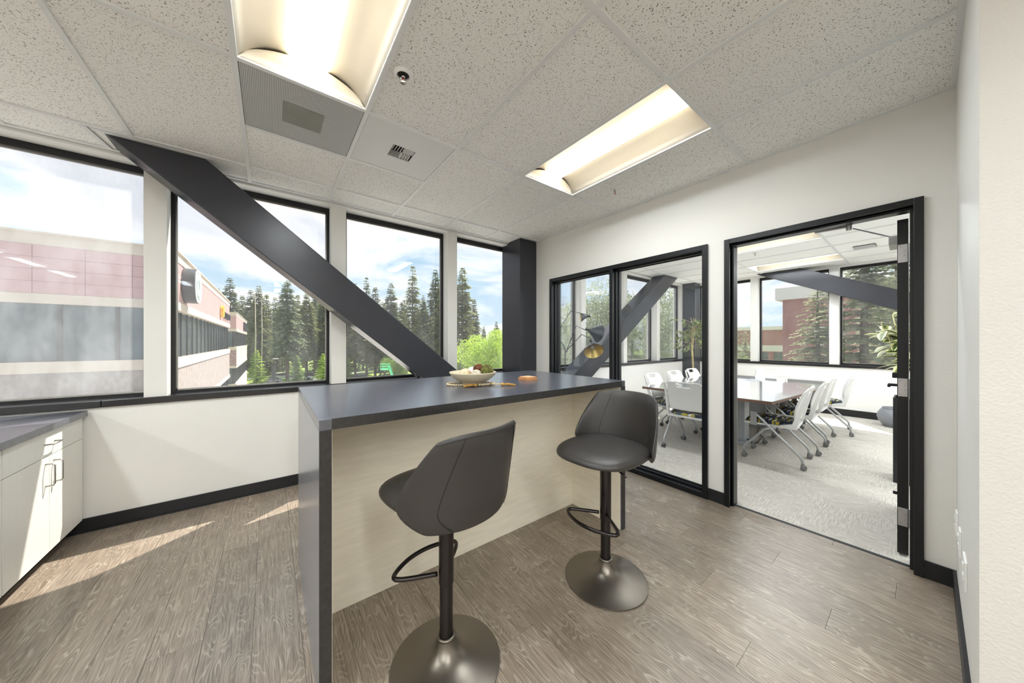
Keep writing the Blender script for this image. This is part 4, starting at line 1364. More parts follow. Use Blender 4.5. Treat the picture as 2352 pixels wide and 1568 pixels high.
cbl = MB(); cbl.tube([(5.10, 1.46, 0.040), (5.05, 1.40, 0.012), (5.12, 1.36, 0.010), (5.5, 1.40, 0.010), (5.75, 1.52, 0.010), (6.08, 1.58, 0.012)], 0.006, 6)
tag(cbl.build('power_cable', CASTERD, None, smooth=True), 'dark cable lying on the carpet under the conference table', 'cable')


def make_chair(label):
    """local +x is the front"""
    c = thing('conference_chair', label, 'chair')
    mb = MB()
    nseg = 28
    rings = [(0.03, 0.0), (0.96, 0.0), (1.0, 0.014), (0.97, 0.034), (0.80, 0.044), (0.03, 0.046)]

    def ol(a):
        cc, ss = math.cos(a), math.sin(a); n_ = 4.0
        r = 1 / ((abs(cc) / 0.225) ** n_ + (abs(ss) / 0.225) ** n_) ** (1 / n_)
        return r * cc, r * ss

    def sf(u, v):
        s_, z = rings[int(round(v * 5))]
        x_, y_ = ol(2 * PI * u)
        return (x_ * s_ + 0.01, y_ * s_, 0.425 + z - 0.02 * max(0, x_ / 0.225) ** 3 * s_)
    mb.grid(sf, nseg, 6, closed_u=True); mb.add([sf(i / nseg, 1) for i in range(nseg)], [tuple(range(nseg))]); mb.add([sf(i / nseg, 0) for i in range(nseg)], [tuple(range(nseg))[::-1]])
    mb.build('seat_cushion', FABRIC, c, smooth=45)
    mb = MB(); mb.prism([(-0.225, -0.225), (0.215, -0.225), (0.235, -0.19), (0.235, 0.19), (0.215, 0.225), (-0.225, 0.225), (-0.24, 0.2), (-0.24, -0.2)], 'z', 0.405, 0.426)
    mb.build('seat_pan', PLASTW, c, bevel=0.006)
    # back shell with handle slot
    NU, NV = 21, 17

    def bf(u, v):
        y_ = (u * 2 - 1) * (0.205 + 0.018 * math.sin(PI * min(1, v * 1.1)))
        z_ = 0.50 + 0.36 * v
        x_ = -0.215 - 0.105 * v ** 1.25 - 0.035 * math.cos(PI / 2 * (u * 2 - 1)) + 0.02 * math.sin(PI * v)
        cor = max(0, abs(u * 2 - 1) - 0.82) / 0.18
        z_ -= 0.028 * cor ** 2 * (v > 0.9)
        return (x_, y_, z_)
    vs = [bf(i / (NU - 1), j / (NV - 1)) for j in range(NV) for i in range(NU)]
    fs = []
    for j in range(NV - 1):
        for i in range(NU - 1):
            if j in (13, 14) and 6 <= i <= 13:
                continue
            fs.append((j * NU + i, j * NU + i + 1, (j + 1) * NU + i + 1, (j + 1) * NU + i))
    mb = MB(); mb.add(vs, fs)
    o_ = mb.build('backrest', PLASTW, c, smooth=True, solid=0.012, subsurf=1)
    for s in (-1, 1):
        mb = MB()
        mb.prism([(-0.235, 0.405), (-0.08, 0.40), (-0.10, 0.435), (-0.20, 0.46), (-0.262, 0.66), (-0.32, 0.84), (-0.335, 0.84), (-0.29, 0.64)], 'y', s * 0.222 - 0.012, s * 0.222 + 0.012)
        mb.build('back_upright', PLASTW, c, bevel=0.004)
        # rear leg: from under the front of the seat back to the rear castor
        mb = MB(); mb.tube([(0.13, s * 0.25, 0.55), (0.10, s * 0.252, 0.52), (-0.27, s * 0.252, 0.13), (-0.285, s * 0.252, 0.105), (-0.288, s * 0.252, 0.055)], 0.0125, 10)
        mb.build('leg', SILVER, c, smooth=True)
        mb = MB(); mb.tube([(-0.06, s * 0.215, 0.40), (0.04, s * 0.215, 0.36), (0.215, s * 0.215, 0.14), (0.228, s * 0.215, 0.11), (0.23, s * 0.215, 0.055)], 0.0125, 10)
        mb.build('leg', SILVER, c, smooth=True)
        MB().box(0.10, 0.16, s * 0.25 - 0.014, s * 0.25 + 0.014, 0.40, 0.556).build('arm_bracket', SILVER, c, bevel=0.004)
        for (x_, y_) in ((-0.288, s * 0.252), (0.23, s * 0.215)):
            mb = MB(); mb.lathe([(0, 0.03), (0.016, 0.03), (0.018, 0.05), (0.012, 0.062), (0, 0.062)], (x_, y_, 0), 12)
            k_ = mb.build('castor', CASTER, c, smooth=40)
            for t in (-1, 1):
                mb = MB(); mb.lathe([(0.0, -0.008), (0.020, -0.008), (0.026, -0.005), (0.026, 0.005), (0.020, 0.008), (0.0, 0.008)], (x_ - 0.006, y_ + t * 0.014, 0.0265), 16, Matrix.Rotation(PI / 2, 3, 'X'))
                mb.build('wheel', CASTERD if t < 0 else CASTER, k_, smooth=40)
    return c


CH = [
    ((4.30, 1.80), 2, 'white conference chair pushed to the table end nearest the sidelight, seen from behind'),
    ((4.66, 1.09), 94, 'white conference chair first in the row along the door side of the table'),
    ((5.39, 1.07), 91, 'white conference chair second in the row along the door side of the table'),
    ((6.08, 1.09), 90, 'white conference chair third in the row along the door side of the table'),
    ((6.76, 0.97), 98, 'white conference chair near the far wall, beyond the row along the door side'),
    ((4.74, 2.27), -88, 'white conference chair on the window side closest to the sidelight'),
    ((5.43, 2.28), -91, 'white conference chair second along the window side of the table'),
    ((6.10, 2.28), -90, 'white conference chair third along the window side, before the leafy tree'),
    ((6.92, 1.72), 180, 'white conference chair at the far end of the table'),
]
ch0 = make_chair('x')
for k, (p, a_, lab) in enumerate(CH):
    o_ = ch0 if k == 0 else copy_tree(ch0)
    place(o_, (p[0], p[1], 0), R_(a_), lab, 'white chairs round the conference table')


def leaf_mesh(L, W, fold=0.25, bend=0.3):
    """one leaf along +x, folded at the midrib"""
    mb = MB(); n = 7
    vs = []; uv = []
    for i in range(n):
        t = i / (n - 1)
        w = W * math.sin(PI * min(1, t * 0.93 + 0.03)) ** 0.8
        z = -bend * L * t * t
        for s in (-1, 0, 1):
            vs.append((L * t, s * w / 2, z + fold * abs(s) * w * 0.5)); uv.append((abs(s), t))
    fs = []
    for i in range(n - 1):
        fs.append((i * 3, (i + 1) * 3, (i + 1) * 3 + 1, i * 3 + 1)); fs.append((i * 3 + 1, (i + 1) * 3 + 1, (i + 1) * 3 + 2, i * 3 + 2))
    me = bpy.data.meshes.new('leaf'); me.from_pydata(vs, [], fs); me.update()
    ul = me.uv_layers.new(name='UVMap')
    for lp in me.loops:
        ul.data[lp.index].uv = uv[lp.vertex_index]
    me.polygons.foreach_set('use_smooth', [True] * len(me.polygons))
    return me


# variegated plant in a tall black planter behind the door
pl_ = thing('potted_plant', 'variegated cream edged plant in a tall black planter behind the door', 'plant', (4.90, 0.045, 0))
mb = MB()
q = 0.15
mb.box(-q, q, -q, q, 0, 0.012).box(-q, -q + 0.012, -q, q, 0.012, 0.81).box(q - 0.012, q, -q, q, 0.012, 0.81).box(-q + 0.012, q - 0.012, -q, -q + 0.012, 0.012, 0.81).box(-q + 0.012, q - 0.012, q - 0.012, q, 0.012, 0.81)
mb.build('planter', POTB, pl_)
MB().box(-q + 0.013, q - 0.013, -q + 0.013, q - 0.013, 0.70, 0.77).build('soil', SOIL, pl_)
random.seed(11)
vme = leaf_mesh(0.165, 0.075)
stems = [((0, 0.06), (0.02, 0.10), (0.03, 0.16), 1.62), ((0, 0.05), (-0.03, 0.02), (-0.06, 0.0), 1.55), ((0.02, 0.06), (0.05, 0.10), (0.07, 0.20), 1.45), ((0, 0.05), (0.0, 0.12), (-0.02, 0.22), 1.50), ((0, 0.04), (0.04, -0.02), (0.08, -0.06), 1.58)]
for si, (p0, p1, p2, zt) in enumerate(stems):
    zf_ = 1.02
    pts = []
    for k in range(9):
        t = k / 8
        if t < 0.4:
            a_ = t / 0.4; P = Vector((p0[0] + (p1[0] - p0[0]) * a_ * 0.3, p0[1] + (p1[1] - p0[1]) * a_ * 0.3, 0.76 + (zf_ - 0.76) * a_))
        else:
            a_ = (t - 0.4) / 0.6; P = Vector((p1[0] * 0.3 + p0[0] * 0.7 + (p2[0] - p1[0] * 0.3 - p0[0] * 0.7) * a_, p1[1] * 0.3 + p0[1] * 0.7 + (p2[1] - p1[1] * 0.3 - p0[1] * 0.7) * a_, zf_ + (zt - zf_) * a_))
        pts.append(P)
    mb = MB(); mb.tube(pts, [0.009 - 0.0006 * k for k in range(9)], 7); mb.build('stem', STEM, pl_, smooth=True)
    for k in range(17):
        t = random.uniform(0.50, 1.0)
        i_ = min(7, int(t * 8)); fr_ = t * 8 - i_
        P = pts[i_].lerp(pts[i_ + 1], fr_)
        o_ = mkobj('leaf', vme, VARIEG, pl_)
        o_.location = P
        o_.rotation_euler = (random.uniform(-0.6, 0.6), random.uniform(-0.75, 0.35), random.uniform(0, 2 * PI))
        sc_ = random.uniform(0.75, 1.15); o_.scale = (sc_, sc_, sc_)

gp = thing('grey_pot', 'round grey glazed pot on the carpet by the far wall', 'pot', (7.86, 0.30, 0))
mb = MB(); mb.lathe([(0, 0.0), (0.11, 0.0), (0.125, 0.01), (0.175, 0.08), (0.195, 0.15), (0.19, 0.20), (0.16, 0.26), (0.14, 0.285), (0.148, 0.30), (0.136, 0.30), (0.128, 0.28), (0.12, 0.24), (0, 0.24)], n=40)
mb.build('body', POTG, gp, smooth=40)
mb = MB(); mb.lathe([(0, 0.25), (0.125, 0.25), (0.125, 0.24), (0, 0.24)], n=24); mb.build('soil', SOIL, gp)

# leafy indoor tree in the corner
ft = thing('indoor_tree', 'slim leafy indoor tree before the corner column of the conference room', 'plant', (7.12, 3.0, 0))
mb = MB(); mb.lathe([(0, 0), (0.13, 0), (0.17, 0.30), (0.175, 0.32), (0.16, 0.32), (0.15, 0.28), (0, 0.28)], n=28); mb.build('pot', POTB, ft, smooth=40)
mb = MB(); mb.lathe([(0, 0.29), (0.15, 0.29), (0.15, 0.27), (0, 0.27)], n=20); mb.build('soil', SOIL, ft)
random.seed(21)
fme = leaf_mesh(0.105, 0.05, 0.2, 0.35)
for s in (-1, 1, 0.2):
    mb = MB(); mb.tube([(s * 0.02, 0, 0.28), (s * 0.03, s * 0.02, 0.8), (-s * 0.02, 0.02, 1.2), (s * 0.06, s * 0.05, 1.6), (s * 0.12, 0.0, 1.85)], [0.016, 0.014, 0.012, 0.009, 0.005], 8)
    mb.build('trunk', TRUNKI, ft, smooth=True)
for k in range(36):
    a_ = random.uniform(0, 2 * PI); z0 = random.uniform(1.1, 1.75); L_ = random.uniform(0.22, 0.55)
    p0 = Vector((0.02 * math.cos(a_), 0.02 * math.sin(a_), z0)); p2 = p0 + Vector((L_ * math.cos(a_), L_ * math.sin(a_) * 0.7, random.uniform(-0.12, 0.18)))
    pm_ = (p0 + p2) / 2 + Vector((0, 0, 0.06))
    mb = MB(); mb.tube([p0, pm_, p2], [0.005, 0.004, 0.0025], 5); mb.build('branch', TRUNKI, ft, smooth=True)
    for q in range(8):
        t = random.uniform(0.25, 1.0)
        P = p0.lerp(p2, t) + Vector((0, 0, 0.06 * 4 * t * (1 - t) * 0.5))
        o_ = mkobj('leaf', fme, FICUS, ft); o_.location = P
        o_.rotation_euler = (random.uniform(-0.7, 0.7), random.uniform(-0.3, 0.9), a_ + random.uniform(-1.3, 1.3))
        sc_ = random.uniform(0.7, 1.2); o_.scale = (sc_, sc_, sc_)

# three armed lamp
lp = thing('floor_lamp', 'three armed floor lamp with black shades, brass inside', 'lamp', (3.40, 3.18, 0), -YAW)
# local x = along the photograph's right, local y = away
mb = MB(); mb.lathe([(0, 0), (0.15, 0), (0.15, 0.012), (0.02, 0.02), (0, 0.02)], n=32); mb.build('base', LAMPBLK, lp, smooth=40)
mb = MB(); mb.tube([(0, 0, 0.02), (0, 0, 1.20), (-0.005, 0, 1.25), (-0.05, 0, 1.33), (-0.16, 0.02, 1.40)], 0.009, 10); mb.build('pole', LAMPBLK, lp, smooth=True)
mb = MB(); mb.sphere((0.02, 0, 1.215), 0.018, 12, 8); mb.tube([(0, 0, 1.20), (0.02, 0, 1.215)], 0.012, 8); mb.build('joint', LAMPBLK, lp, smooth=True)


def shade(arm, tip, axis, R0, inner):
    mb = MB(); mb.tube(arm, 0.0065, 8); a_ = mb.build('arm', LAMPBLK, lp, smooth=True)
    ax = Vector(axis).normalized()
    M = ax.to_track_quat('Z', 'Y').to_matrix()
    prof = [(0.0, 0.0), (0.022, 0.0), (0.026, 0.012), (0.040, 0.035), (0.072, 0.085), (0.110, 0.140), (R0, 0.185)]
    k = R0 / 0.14
    prof = [(r * k if i < 6 else r, z * k) for i, (r, z) in enumerate(prof)]
    mb = MB(); mb.lathe(prof, tip, 36, M); sh = mb.build('shade', LAMPBLK, lp, smooth=True)
    mb = MB(); mb.lathe([(r - 0.003, z + 0.002) for r, z in prof[2:]], tip, 36, M); mb.build('brass_lining', inner, sh, smooth=True)
    mb = MB(); t2 = Vector(tip); mb.tube([t2 - ax * 0.05, t2], 0.016, 10); mb.build('socket', BASEB, sh, smooth=40)
    mb = MB(); c_ = t2 + ax * 0.09 * k; mb.sphere(tuple(c_), 0.028, 14, 10); mb.tube([t2, c_], 0.012, 8); mb.build('bulb', BULB, sh, smooth=True)


shade([(0.025, 0, 1.223), (0.241, 0, 1.452), (0.368, -0.03, 1.388), (0.368, -0.03, 1.37)], (0.368, -0.035, 1.33), (0.02, -0.72, -0.62), 0.135, BRASS)
shade([(0.025, 0, 1.223), (0.165, 0.02, 1.578), (0.30, 0.02, 1.515)], (0.345, 0.02, 1.515), (0.88, 0.30, -0.28), 0.135, BRASS)
shade([(-0.16, 0.02, 1.40), (0.10, 0.10, 1.80), (0.36, 0.12, 1.745)], (0.345, 0.12, 1.72), (-0.93, 0.1, -0.12), 0.07, BRASS)

# ------------------------------------------------------------------ outside
GZ = -7.5
struct('ground', MB().box(-260, 320, 3.9 + 4, 360, GZ - 0.5, GZ).box(14, 320, -200, 3.9 + 4, GZ - 0.5, GZ), LAWN, 'green lawn under the trees outside', 'ground')
struct('ground_parking', MB().box(-2.6, 60, 30, 84, GZ, GZ + 0.03).box(-60, 60, 8.0, 30, GZ, GZ + 0.03).box(12.5, 40, -40, 8.0, GZ, GZ + 0.03), ASPH_BOUNCE, 'pale car park outside the windows', 'ground')  # near boxes are unseen pale ground added to bounce light onto the ceiling
struct('ground_path', MB().box(-30, 70, 96, 99, GZ, GZ + 0.06), CONCR, 'pale path crossing the lawn behind the trees', 'ground')


def facade_windows(parent, axis, f, a0, a1, n, z0, z1, out):
    """row of panes with mullions standing a little proud; axis of run; out = outward sign"""
    step = (a1 - a0) / n
    for k in range(n):
        p, q_ = a0 + k * step + 0.05, a0 + (k + 1) * step - 0.05
        if axis == 'x':
            MB().box(p, q_, f - 0.02 if out < 0 else f, f if out < 0 else f + 0.02, z0, z1).build('pane', WINDARK, parent)
        else:
            MB().box(f, f + 0.02 * out, p, q_, z0, z1).build('pane', WINDARK, parent)
    for k in range(n + 1):
        p = a0 + k * step
        if axis == 'x':
            MB().box(p - 0.05, p + 0.05, f - 0.06, f, z0, z1).build('mullion', MULLDARK, parent)
        else:
            MB().box(f, f + 0.06 * out, p - 0.05, p + 0.05, z0, z1).build('mullion', MULLDARK, parent)


h0 = CAM_H
# pink office block: front face towards us at y=16.5, side face at x=-2.72
ob = thing('office_building', 'pink and cream stone office block with a round sign high on its side', 'building', (0, 0, 0))
FY, SX = 16.5, -2.72
LV = [('parapet_cap', 3.30, 3.36, CREAMST, -0.06), ('cream_band', 2.96, 3.30, CREAMST, 0.0), ('pink_band', 1.47, 2.96, PINK, 0.02), ('cream_band', 1.17, 1.47, CREAMST, -0.02),
      ('window_band', -0.63, 1.17, WINDARK, 0.16), ('cream_band', -0.98, -0.63, CREAMST, -0.02), ('stone_band', -2.78, -0.98, GREYST, 0.02), ('cream_band', -3.05, -2.78, CREAMST, -0.02),
      ('window_band', -4.85, -3.05, WINDARK, 0.16), ('cream_band', -5.2, -4.85, CREAMST, -0.02), ('stone_band', GZ - h0, -5.2, GREYST, 0.02)]
for nm, z0, z1, mt, rec in LV:
    MB().box(-26, SX - rec, FY + rec, 36.1, h0 + z0, h0 + z1).build(nm, mt, ob)
# stone panels of the pink band on the front face and the side face
pmsh = MB().box(0.006, 0.994, 0, 0.03, 0.004, 0.366).mesh('stone_panel')
for r_ in range(4):
    for c_ in range(12):
        o_ = mkobj('stone_panel', pmsh, PINK, ob); o_.location = (SX - 0.02 - (c_ + 1) * 1.0, FY - 0.01, h0 + 1.473 + r_ * 0.3715)
facade_windows(ob, 'x', FY + 0.16, -14.7, SX - 0.2, 10, h0 - 0.63, h0 + 1.17, -1)
facade_windows(ob, 'y', SX - 0.16, FY + 0.5, 35.9, 16, h0 - 0.60, h0 + 1.14, 1)
facade_windows(ob, 'y', SX - 0.16, FY + 0.5, 35.9, 16, h0 - 4.83, h0 - 3.07, 1)
# round sign
sg = MB(); Mx = Matrix.Rotation(PI / 2, 3, 'Y')
SC = (SX, 18.2, h0 + 2.25)
sg.lathe([(0, 0), (0.70, 0), (0.70, 0.36), (0.66, 0.36), (0, 0.36)], SC, 44, Mx)
sg_o = sg.build('round_sign', SIGNDK, ob, smooth=40)
sg = MB(); sg.lathe([(0, 0.36), (0.67, 0.36), (0.67, 0.375), (0, 0.375)], SC, 44, Mx); sg.build('sign_face', SIGNG, sg_o, smooth=40)
sg = MB()
ring = [(0.59, 0.375), (0.67, 0.375), (0.67, 0.40), (0.59, 0.40), (0.59, 0.375)]
sg.lathe(ring, SC, 44, Mx); sg.build('rim', SIGNW, sg_o, smooth=40)
sg = MB()
NQ = 40
for i in range(NQ):
    a0_, a1_ = 2 * PI * i / NQ, 2 * PI * (i + 1) / NQ
    def qp(a_, r): return (SC[0], SC[1] + 0.34 * r * math.cos(a_), SC[2] + 0.05 + 0.44 * r * math.sin(a_))
    vs = []
    for xx in (0.375, 0.41):
        for (a_, r) in ((a0_, 0.70), (a1_, 0.70), (a1_, 1.0), (a0_, 1.0)):
            p = qp(a_, r); vs.append((p[0] + xx, p[1], p[2]))
    sg.add(vs, [(0, 1, 2, 3), (7, 6, 5, 4), (0, 4, 5, 1), (1, 5, 6, 2), (2, 6, 7, 3), (3, 7, 4, 0)])
Mq = Matrix.Translation((SC[0] + 0.375, SC[1] + 0.22, SC[2] - 0.36)) @ Matrix.Rotation(R_(35), 4, 'X')
sg.box(0, 0.04, -0.06, 0.06, -0.26, 0.22, Mq)
sg.build('letter_q', SIGNW, sg_o)
# yellow disc and dark letters near the far end of the side
sg = MB(); sg.lathe([(0, 0), (0.42, 0), (0.42, 0.16), (0, 0.16)], (SX, 30.0, h0 + 2.10), 30, Mx); sg.build('yellow_sign', SIGNY, ob, smooth=40)
for k in range(7):
    yy = 31.2 + k * 0.62
    mb = MB(); mb.box(SX, SX + 0.12, yy, yy + 0.10, h0 + 1.72, h0 + 2.16).box(SX, SX + 0.12, yy + 0.10, yy + 0.34, h0 + 2.06, h0 + 2.16)
    if k % 2:
        mb.box(SX, SX + 0.12, yy + 0.10, yy + 0.34, h0 + 1.72, h0 + 1.82)
    else:
        mb.box(SX, SX + 0.12, yy + 0.10, yy + 0.3, h0 + 1.90, h0 + 1.98)
    mb.build('sign_letter', SIGNB, ob)
# second wing
ob2 = thing('office_building', 'smaller pink office wing standing behind the first block with dark letters', 'building', (0, 0, 0))
S2, F2 = -3.05, 48.0
for nm, z0, z1, mt, rec in LV:
    MB().box(-24, S2 - rec, F2 + rec, 69.0, h0 + z0, h0 + z1).build(nm, PINK if nm == 'pink_band' else (SPECK if nm == 'stone_band' else mt), ob2)
for nm, z0, z1, mt, rec in LV:
    if nm == 'stone_band':
        MB().box(S2 - 0.02, S2, F2 + 0.3, 69.0, h0 + z0, h0 + z1).build('side_band', CREAMST, ob2)
facade_windows(ob2, 'y', S2 - 0.16, F2 + 0.3, 68.8, 14, h0 - 0.60, h0 + 1.14, 1)
facade_windows(ob2, 'y', S2 - 0.16, F2 + 0.3, 68.8, 14, h0 - 4.83, h0 - 3.07, 1)
facade_windows(ob2, 'x', F2 + 0.16, -9.0, S2 - 0.3, 4, h0 - 0.60, h0 + 1.14, -1)
facade_windows(ob2, 'x', F2 + 0.16, -9.0, S2 - 0.3, 4, h0 - 4.83, h0 - 3.07, -1)
for k in range(3):
    yy = 60.0 + k * 2.4
    mb = MB(); mb.box(S2, S2 + 0.15, yy, yy + 0.5, h0 + 1.55, h0 + 2.8)
    if k != 1:
        mb.box(S2, S2 + 0.15, yy + 0.5, yy + 1.5, h0 + 1.55, h0 + 1.9)
    else:
        mb.box(S2, S2 + 0.15, yy + 0.5, yy + 1.3, h0 + 2.0, h0 + 2.35)
    mb.build('sign_letter', SIGNB, ob2)
# brick buildings beyond the far conference windows
br = thing('brick_building', 'red brick building with white cornice beyond the far conference windows', 'building', (0, 0, 0))
BXF = 42.0
MB().box(BXF, BXF + 14, -12.0, 9.0, GZ, 5.6).build('wall', BRICK, br)
MB().box(BXF - 0.5, BXF + 14.5, -12.5, 9.5, 5.6, 6.8).build('cornice', ROOFW, br)
for zz in (-6.0, -2.5, 1.0):
    for k in range(5):
        f_ = MB().box(BXF - 0.06, BXF, -11.0 + k * 3.9, -9.0 + k * 3.9, zz, zz + 1.8).build('window', ROOFW, br)
        MB().box(BXF - 0.09, BXF - 0.06, -10.85 + k * 3.9, -9.15 + k * 3.9, zz + 0.15, zz + 1.65).build('pane', WINDARK, f_)
br2 = thing('brick_building', 'long low brick building with pale bands far beyond the conference room', 'building', (0, 0, 0))
MB().box(78, 92, 2, 75, GZ, 3.6).build('wall', BRICK, br2)
MB().box(77.6, 92.4, 1.6, 75.4, 3.6, 4.3).build('cornice', ROOFW, br2)
for z0, z1 in ((-0.6, 0.6), (-4.2, -3.0)):
    MB().box(77.8, 78, 2, 75, z0, z1).build('pale_band', ROOFW, br2)
for z0 in (-3.0, -6.6):
    for k in range(18):
        MB().box(77.88, 78, 3 + k * 4, 6 + k * 4, z0, z0 + 2.2).build('window', WINDARK, br2)


# ---- trees
def conifer_mesh(seed, H, R, lev, bare, dens=1.0, spr=0.75, droop=0.25, gap=0.0):
    rs = np.random.RandomState(seed)
    V = []; F = []
    for l in range(lev):
        t = (l + rs.uniform(-0.4, 0.4)) / lev
        z = H * (bare + (1 - bare) * max(0, min(0.995, t)))
        tt = (z / H - bare) / (1 - bare)
        rad = R * (1 - tt) ** 0.80 * (0.72 + 0.28 * min(1, tt * 6)) + 0.10
        nb = int(rs.randint(5, 9))
        a0 = rs.uniform(0, 2 * PI)
        for b in range(nb):
            if rs.rand() < gap:
                continue
            a = a0 + 2 * PI * b / nb + rs.uniform(-0.25, 0.25)
            Lb = rad * rs.uniform(0.62, 1.12)
            d = np.array([math.cos(a), math.sin(a), 0.0]); pr = np.array([-d[1], d[0], 0.0])
            up0 = 0.30 * (tt - 0.35)
            ns = max(4, int(dens * Lb / spr * 5))
            for k in range(ns):
                s = ((k + rs.rand()) / ns) ** 0.85
                p = d * (Lb * s) + np.array([0, 0, z + up0 * Lb * s - droop * Lb * s * s])
                sl = spr * (0.65 + 0.6 * rs.rand()) * (0.55 + 0.6 * (1 - s)) * (0.5 + 0.5 * min(1, Lb / 1.5))
                side = rs.choice([-1, 1])
                dd = d * rs.uniform(0.3, 0.9) + pr * side * rs.uniform(0.3, 1.0) + np.array([0, 0, rs.uniform(-0.55, 0.10)])
                dd /= np.linalg.norm(dd)
                w = np.cross(dd, np.array([rs.uniform(-0.5, 0.5), rs.uniform(-0.5, 0.5), 1.0])); w /= np.linalg.norm(w)
                ww = sl * rs.uniform(0.16, 0.30)
                n = len(V)
                m = p + dd * sl * 0.45
                V += [tuple(p), tuple(m + w * ww), tuple(p + dd * sl), tuple(m - w * ww + np.array([0, 0, -0.05 * sl]))]
                F.append((n, n + 1, n + 2)); F.append((n, n + 2, n + 3))
    me = bpy.data.meshes.new('foliage'); me.from_pydata(V, [], F); me.update()
    return me


def trunk_mesh(H, r, top=0.03):
    mb = MB()
    mb.tube([(0, 0, 0), (0, 0, 0.02 * H), (0.02 * r, 0, 0.3 * H), (0, 0.02, 0.7 * H), (0, 0, 0.97 * H)], [r * 1.25, r, r * 0.8, r * 0.45, top], 10)
    return mb.mesh('trunk', True)


def broad_mesh(seed, H, crown, n, leaf, blobs=9, base=0.3):
    rs = np.random.RandomState(seed)
    V = []; F = []
    cs_ = []
    for b in range(blobs):
        a = rs.uniform(0, 2 * PI); rr = crown * rs.uniform(0.1, 0.65)
        cs_.append((rr * math.cos(a), rr * math.sin(a), H * (base + (1 - base) * rs.uniform(0.15, 0.9)), crown * rs.uniform(0.30, 0.55)))
    for i in range(n):
        c = cs_[rs.randint(blobs)]
        v = rs.normal(size=3); v /= np.linalg.norm(v)
        v *= c[3] * rs.uniform(0.55, 1.05)
        p = np.array(c[:3]) + v * np.array([1, 1, 0.9])
        dd = rs.normal(size=3); dd[2] -= 0.3; dd /= np.linalg.norm(dd)
        w = np.cross(dd, rs.normal(size=3)); w /= np.linalg.norm(w)
        L = leaf * rs.uniform(0.6, 1.3)
        k = len(V); m = p + dd * L * 0.5
        V += [tuple(p), tuple(m + w * L * 0.3), tuple(p + dd * L), tuple(m - w * L * 0.3)]
        F.append((k, k + 1, k + 2, k + 3))
    me = bpy.data.meshes.new('foliage'); me.from_pydata(V, [], F); me.update()
    return me, cs_


CON = []
for k, (H, R, lev, bare, gap, dr) in enumerate([(24, 4.2, 52, 0.14, 0.02, 0.28), (27, 4.8, 56, 0.20, 0.06, 0.34), (22, 4.4, 50, 0.06, 0.02, 0.22), (29, 4.4, 44, 0.10, 0.20, 0.45), (25, 5.2, 52, 0.26, 0.06, 0.30)]):
    CON.append((H, conifer_mesh(40 + k, H, R, lev, bare, 1.7, 1.15, dr, gap), trunk_mesh(H, 0.34 if k != 4 else 0.42)))


def put_conifer(kind, x, y, h, label, group, mat=FIR, rot=0, z=GZ):
    H, fm, tm = CON[kind]
    t = thing('conifer', label, 'tree', (x, y, z), rot, group)
    s = h / H; t.scale = (s * 1.0, s * 1.0, s)
    f = mkobj('foliage', fm, FIR, t); f['kind'] = 'stuff'
    if mat is not FIR:
        f.material_slots[0].link = 'OBJECT'; f.material_slots[0].material = mat
    mkobj('trunk', tm, BARK, t)
    return t


def at(px, d):
    t = (px - 1176) / 727.5
    return d * (math.sin(YAW) + math.cos(YAW) * t), d * (math.cos(YAW) - math.sin(YAW) * t)


random.seed(77)
# the tree belt: world positions worked out once from bearings, at their own distances
single = {528: 'dense fir rising behind the corner of the pink office block', 660: 'tall bare trunked fir before the car park, beside the brace',
          948: 'tall ragged fir standing clear of the others above the island window', 1062: 'broad yellowish fir beside the narrow corner window'}
BELT = [(528, 84, 26.0, 2, FIR2), (498, 100, 26, 0, FIR), (556, 92, 22.5, 0, FIR), (576, 86, 23.0, 2, FIR), (594, 80, 23.0, 1, FIR), (612, 90, 22.5, 0, FIR), (632, 86, 21.0, 2, FIR), (648, 94, 22, 1, FIR),
        (660, 70, 22.6, 4, FIR2), (684, 84, 21.5, 0, FIR), (704, 76, 20.5, 4, FIR), (722, 88, 22.5, 1, FIR2), (742, 82, 22.0, 2, FIR), (768, 78, 21.0, 0, FIR), (792, 84, 23.0, 2, FIR), (816, 82, 24.0, 1, FIR),
        (842, 84, 26.5, 3, FIR2), (862, 78, 22.5, 0, FIR), (898, 80, 23.8, 2, FIR2), (922, 88, 20.0, 0, FIR), (948, 72, 26.6, 3, FIR), (972, 86, 21.5, 1, FIR2), (1000, 76, 26.2, 1, FIR2), (1022, 70, 24.0, 4, FIR),
        (1062, 64, 24.0, 2, FIR), (1088, 74, 19.0, 0, FIR), (1140, 110, 16.0, 2, FIR2), (1176, 105, 17.0, 0, FIR), (1205, 96, 20.0, 1, FIR), (880, 95, 21, 4, FIR), (756, 98, 22, 3, FIR), (460, 110, 24, 1, FIR)]
for (px, d, h, kd, mt) in BELT:
    x, y = at(px, d)
    put_conifer(kd, x, y, h, single.get(px, 'fir in the dense belt of evergreens beyond the car park'), None if px in single else 'firs of the evergreen belt', mt, random.uniform(0, 6.28))
for k in range(26):   # the second rank of the belt fills the gaps
    px = 540 + k * 23 + random.uniform(-5, 5)
    x, y = at(px, random.uniform(96, 112))
    put_conifer(random.choice([0, 1, 2, 4]), x, y, random.uniform(18.5, 23.5) if px < 1040 else 14.0, 'fir in the dense belt of evergreens beyond the car park', 'firs of the evergreen belt', random.choice([FIR, FIR2]), random.uniform(0, 6.28))
# pale dead trunks
for k, (px, d, h) in enumerate(((586, 74, 20.5), (601, 78, 19.5), (624, 84, 18.0))):
    x, y = at(px, d)
    mb = MB(); mb.tube([(x, y, GZ), (x + 0.1, y, GZ + h * 0.5), (x, y + 0.1, GZ + h)], [0.16, 0.11, 0.03], 8)
    tag(mb.build('bare_trunk', BARKP, None, smooth=True), 'thin pale bare trunk among the firs', 'tree', 'thin pale trunks among the firs')
